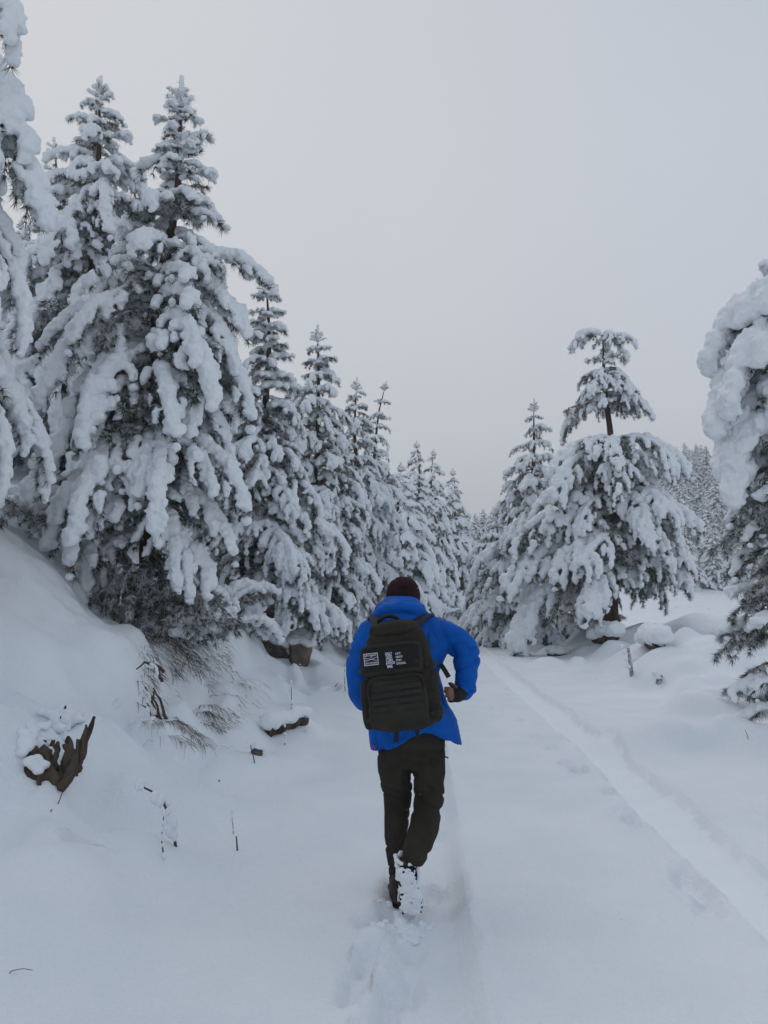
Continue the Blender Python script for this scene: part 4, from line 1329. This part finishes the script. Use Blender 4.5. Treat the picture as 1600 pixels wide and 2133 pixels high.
for px, py in [(72, 1608), (80, 1616), (90, 1626), (98, 1612), (86, 1600), (112, 1560), (117, 1575), (120, 1590), (108, 1550)]:
    q.append(np.array(G(px, py)) - np.array([sx0, sy0, sz0]) + np.array([0, -.07, 0]))
snow_on('snow_fill', np.array(q), .038, 45, stump, .011)
for (px, py) in [(136, 1490), (128, 1462), (205, 1502), (238, 1470), (160, 1410)]:
    pass

def stalk(label, pts, r, seed, tufts=0, hang=False, dy=0.):
    """dry stem; pts are photo pixels from the snow up"""
    x, y, z = G(*pts[0])
    root = thing('dry_stalk', label, 'plant stalk', (x, y, z), 'dry stalks standing out of the snow')
    p = np.array([P(px, py, y) - np.array([x, y, z]) for px, py in pts])
    p[0, 2] -= .05
    p[:, 1] += np.linspace(0, 1, len(p)) * dy
    t = np.concatenate([[0], np.cumsum(np.linalg.norm(np.diff(p, axis=0), axis=1))])
    q = np.linspace(0, t[-1], 14)
    c = np.stack([np.interp(q, t, p[:, i]) for i in range(3)], 1)
    c += .006 * np.stack([vnoise(c * 14, seed), vnoise(c * 14, seed + 1), 0 * q], 1)
    obj('stem', mesh('stem', *tube(c, np.linspace(r, r * .55, 14), 5), M_DARKTWIG), root)
    if tufts:
        rr_ = np.random.default_rng(seed)
        k = rr_.integers(3, 14, tufts)
        w = rr_.uniform(1.6, 3.2, tufts) * r
        v, f = blobs(c[k] + rr_.normal(0, r, (tufts, 3)) + np.array([0, 0, r * .5]), np.stack([w, w, w * 1.5], 1))
        obj('snow_bits', mesh('snow_bits', v, f, M_SNOW), root, kind='stuff')
    return root
stalk('tall seed stalk standing up from the snow roll on the buried log', [(609, 1522), (608, 1480), (606, 1420)], .006, 1, 12)
stalk('speckled short stalk in front of the buried log', [(593, 1556), (594, 1520), (596, 1500)], .005, 2, 8)
stalk('bent stalk with a broken tip right of the buried log', [(638, 1530), (635, 1505), (634, 1490), (644, 1498)], .005, 3, 5)
stalk('plain dark stick leaning left beside the small dark stone', [(534, 1592), (522, 1552)], .006, 4)
stalk('short thick twig end low on the snow, left of the leaning stick', [(468, 1634), (456, 1624)], .008, 5)
stalk('upright dark stick with a snowy wisp on top at the road edge', [(494, 1772), (491, 1742)], .007, 6)
stalk('pale thin blade above the upright dark stick', [(488, 1740), (484, 1710), (482, 1688)], .003, 7, 9)
stalk('slanting dark twig just right of the broken stump', [(114, 1675), (130, 1650), (143, 1637)], .004, 8)
stalk('tiny dark twig in the snow below the broken stump', [(102, 1692), (106, 1686)], .006, 9, 1)
stalk('slanted twig on the bank left of the blue sleeve', [(690, 1437), (704, 1422)], .008, 10)
stalk('thin upright stem close to the left sleeve', [(720, 1442), (717, 1410), (719, 1382)], .006, 11, 5)
stalk('reddish arched sapling bowed over by snow near the left road edge', [(368, 1770), (362, 1735), (352, 1700), (340, 1672), (318, 1650), (292, 1638)], .010, 12, 16)
stalk('pale curved grass blade at the bottom left of the road', [(4, 2036), (22, 2022), (48, 2018), (66, 2022)], .0022, 13)
stalk('leaning twig below the dead brush on the right verge', [(1565, 1542), (1552, 1520)], .004, 14)
stalk('tall thin stem in front of the close right pine', [(1586, 1450), (1582, 1420), (1580, 1390)], .004, 15, 3)
stalk('thin stem leaning left in front of the close right pine', [(1578, 1458), (1570, 1430), (1566, 1412)], .004, 16, 2)
stalk('slim stem beside the road below the dark low pine', [(948, 1292), (946, 1276)], .02, 17, 3)
# second arm of the bowed sapling
stalk('snow coated side twig hanging from the bowed sapling', [(345, 1790), (336, 1745), (340, 1700), (350, 1690)], .005, 18, 14)

# small snow bowed shrubs and saplings
def shrub(label, px, py, h, n, seed, spread=.5):
    x, y, z = G(px, py)
    root = thing('shrub', label, 'shrub', (x, y, z), 'small shrubs bowed under snow')
    r = np.random.default_rng(seed)
    for k in range(n):
        t, sc = pick(TEMPL if k % 3 else BARE, h * r.uniform(.7, 1.1), r)
        b = put_bough(root, t, (0, 0, r.uniform(.0, .5) * h), r.uniform(0, 6.28), r.uniform(-1.0, -.2) * (1 - spread * .3), sc)
        b.name = 'bough'
    return root
shrub('small round snow covered sapling on the bank straight above the beanie', 826, 1215, 1.3, 12, 1)
shrub('drooping snowy bush on the bank right of the beanie', 905, 1225, 1.8, 14, 2)
shrub('snowy twiggy bush at the foot of the third left pine', 690, 1300, .9, 10, 3)
shrub('low bush bowed under snow at the foot of the second left pine', 600, 1275, 1.0, 11, 4)
shrub('frosted low scrub beside the road left of the shoulder', 735, 1312, .6, 9, 5)
shrub('small frosted scrub at the roadside under the dark low pine', 975, 1300, 1.1, 10, 6)
shrub('low frosted scrub beneath the umbrella-topped pine', 1235, 1318, .8, 10, 7)
shrub('snow hung low bush at the upper left under the foreground pine', 60, 1130, .9, 10, 8)
shrub('dense dark bush under the lowest boughs of the largest pine', 300, 1300, .9, 14, 9)
shrub('twiggy bush hanging over the cut bank below the largest pine', 400, 1370, .7, 12, 10)
shrub('ragged bush on the bank right of the cut below the largest pine', 480, 1330, .8, 12, 11)
shrub('spreading juniper scrub on the right verge at the picture edge', 1590, 1475, .5, 9, 12)

# hanging dead grass, roots and twigs on the cut bank under the largest pine
rr = np.random.default_rng(9)
V, F, n, GM = [], [], 0, []
for k in range(3600):
    px = rr.normal(415, 65) if k < 2000 else rr.normal(365, 48)
    py = (1375 if k < 2000 else 1350) + rr.uniform(-45, 190) * (1 if k < 2000 else .9) - abs(px - 420) * .2
    d = ray(px, py)
    if not (285 < px < 545):
        continue
    x = y = None
    s = np.linspace(6, 11, 40)
    hgt = H(d[0] * s, d[1] * s)
    b_ = (EYE + d[2] * s) < hgt
    if not b_.any():
        continue
    s_ = s[int(np.argmax(b_))]
    x, y, z = d[0] * s_, d[1] * s_, hgt[int(np.argmax(b_))]
    if vnoise(np.array([[x * 3, y * 3, 0]]), 4)[0] < -.15:
        continue
    L = rr.uniform(.08, .24)
    az = rr.normal(-.55, .7)
    e0 = np.array([x, y, z - .01])
    ptsg = [e0 + np.array([math.cos(az) * L * q, math.sin(az) * L * q * .6, L * (.55 * q - .95 * q * q)]) for q in (0, .4, .75, 1.)]
    w = rr.uniform(.002, .0045) * (1 if k < 2000 else 1.25)
    for i, q in enumerate(ptsg):
        ww = w * (1 - i / 3.6)
        V += [q - np.array([ww, 0, 0]), q + np.array([ww, 0, ww * .5])]
    F += [(n + 2*i, n + 2*i + 1, n + 2*i + 3, n + 2*i + 2) for i in range(3)]
    n += 8
    GM += [int(rr.uniform() < (.2 if k < 2000 else .8))] * 3
o = obj('dead_grass', mesh('dead_grass', V, F, [M_GRASS, M_DARKTWIG], GM), kind='stuff')
o['label'] = 'tangle of frosted dead grass hanging over the cut bank'
def root_thing(label, seed, starts):
    x, y, z = G(*starts[0][0])
    root = thing('tree_root', label, 'root', (x, y, z))
    for k, pts in enumerate(starts):
        c = np.array([P(px, py, y - .03 - .02 * k) for px, py in pts]) - np.array([x, y, z])
        t = np.linspace(0, 1, len(c))
        q = np.linspace(0, 1, 14)
        c = np.stack([np.interp(q, t, c[:, i]) for i in range(3)], 1) + .012 * np.stack([vnoise(np.stack([q * 5, q * 0 + k, q * 0 + seed], 1), i) for i in range(3)], 1)
        b_ = obj('root_strand', mesh('root_strand', *tube(c, np.linspace(.016, .006, 14), 6), M_DARKTWIG), root)
        if k % 2 == 0:
            snow_on('snow_cap', c[2:12] + np.array([-.012, 0, .0]), .018, seed + k, b_, .009)
root_thing('bundle of bare roots dangling over the cut bank below the largest pine', 51,
           [[(330, 1500), (316, 1455), (304, 1430)], [(345, 1530), (330, 1480), (318, 1440)], [(318, 1540), (312, 1500), (308, 1465)], [(352, 1510), (335, 1465), (322, 1432)], [(330, 1555), (322, 1520), (320, 1490)], [(340, 1400), (325, 1385), (300, 1380), (285, 1395)], [(336, 1420), (330, 1395), (312, 1380)]])
for i, (lab, pts) in enumerate([('upper dark tuft of buried twigs above the broken stump', [(134, 1505), (132, 1488), (136, 1470)]), ('dark twig stub left of the upper tuft above the broken stump', [(128, 1520), (126, 1500), (128, 1492)]),
                 ('small dark tuft in a hollow right of the broken stump', [(208, 1508), (203, 1500), (198, 1494)]), ('tiny brown tuft higher up the bank right of the broken stump', [(242, 1476), (236, 1466)])]):
    stalk(lab, pts, .014, 60 + i, 3)

# snow clods kicked up behind the boot
rr = np.random.default_rng(8)
V = []
for k in range(70):
    x, y = P(838 + rr.normal(0, 26), 1905, 4.15)[0], 4.12 + rr.normal(0, .10)
    V.append((x, y, hz(x, y)))
o = obj('kicked_snow', remesh('kicked_snow', *blobs(V, np.repeat(rr.uniform(.008, .034, (70, 1)), 3, 1) * np.array([1, 1.2, .7])), M_SNOW, .006, 1, lambda co: .004 * vnoise(co * 50)), kind='stuff')
# flakes in the air
rr = np.random.default_rng(6)
C = []
for k in range(100):
    yy_ = rr.uniform(1.6, 7)
    C.append((rr.uniform(-.5, .5) * yy_ * 1.0, yy_, EYE + rr.uniform(-.5, .08) * yy_))
w = rr.uniform(.0014, .0030, 100)
v, f = blobs(C, np.stack([w, w, w], 1))
obj('falling_snow', mesh('falling_snow', v, f, M_SNOW), kind='stuff')

# ------------------------------------------------------------------ frosty air
mh = bpy.data.materials.new('haze')
mh.use_nodes = True
nt = mh.node_tree
nt.nodes.clear()
ho = nt.nodes.new('ShaderNodeOutputMaterial')
hv = nt.nodes.new('ShaderNodeVolumePrincipled')
hv.inputs['Color'].default_value = (.93, .95, .97, 1)
hv.inputs['Density'].default_value = .0016
nt.links.new(hv.outputs['Volume'], ho.inputs['Volume'])
x0, x1, y0, y1, z0, z1 = GX.min() - 6, GX.max() + 6, ys[0] - 6, ys[-1] + 6, GZ.min() - 1, GZ.max() + 16
V = [(x, y, z) for z in (z0, z1) for y in (y0, y1) for x in (x0, x1)]
obj('haze', mesh('haze', V, [(0, 2, 3, 1), (4, 5, 7, 6), (0, 1, 5, 4), (2, 6, 7, 3), (0, 4, 6, 2), (1, 3, 7, 5)], mh, smooth=False), kind='stuff')
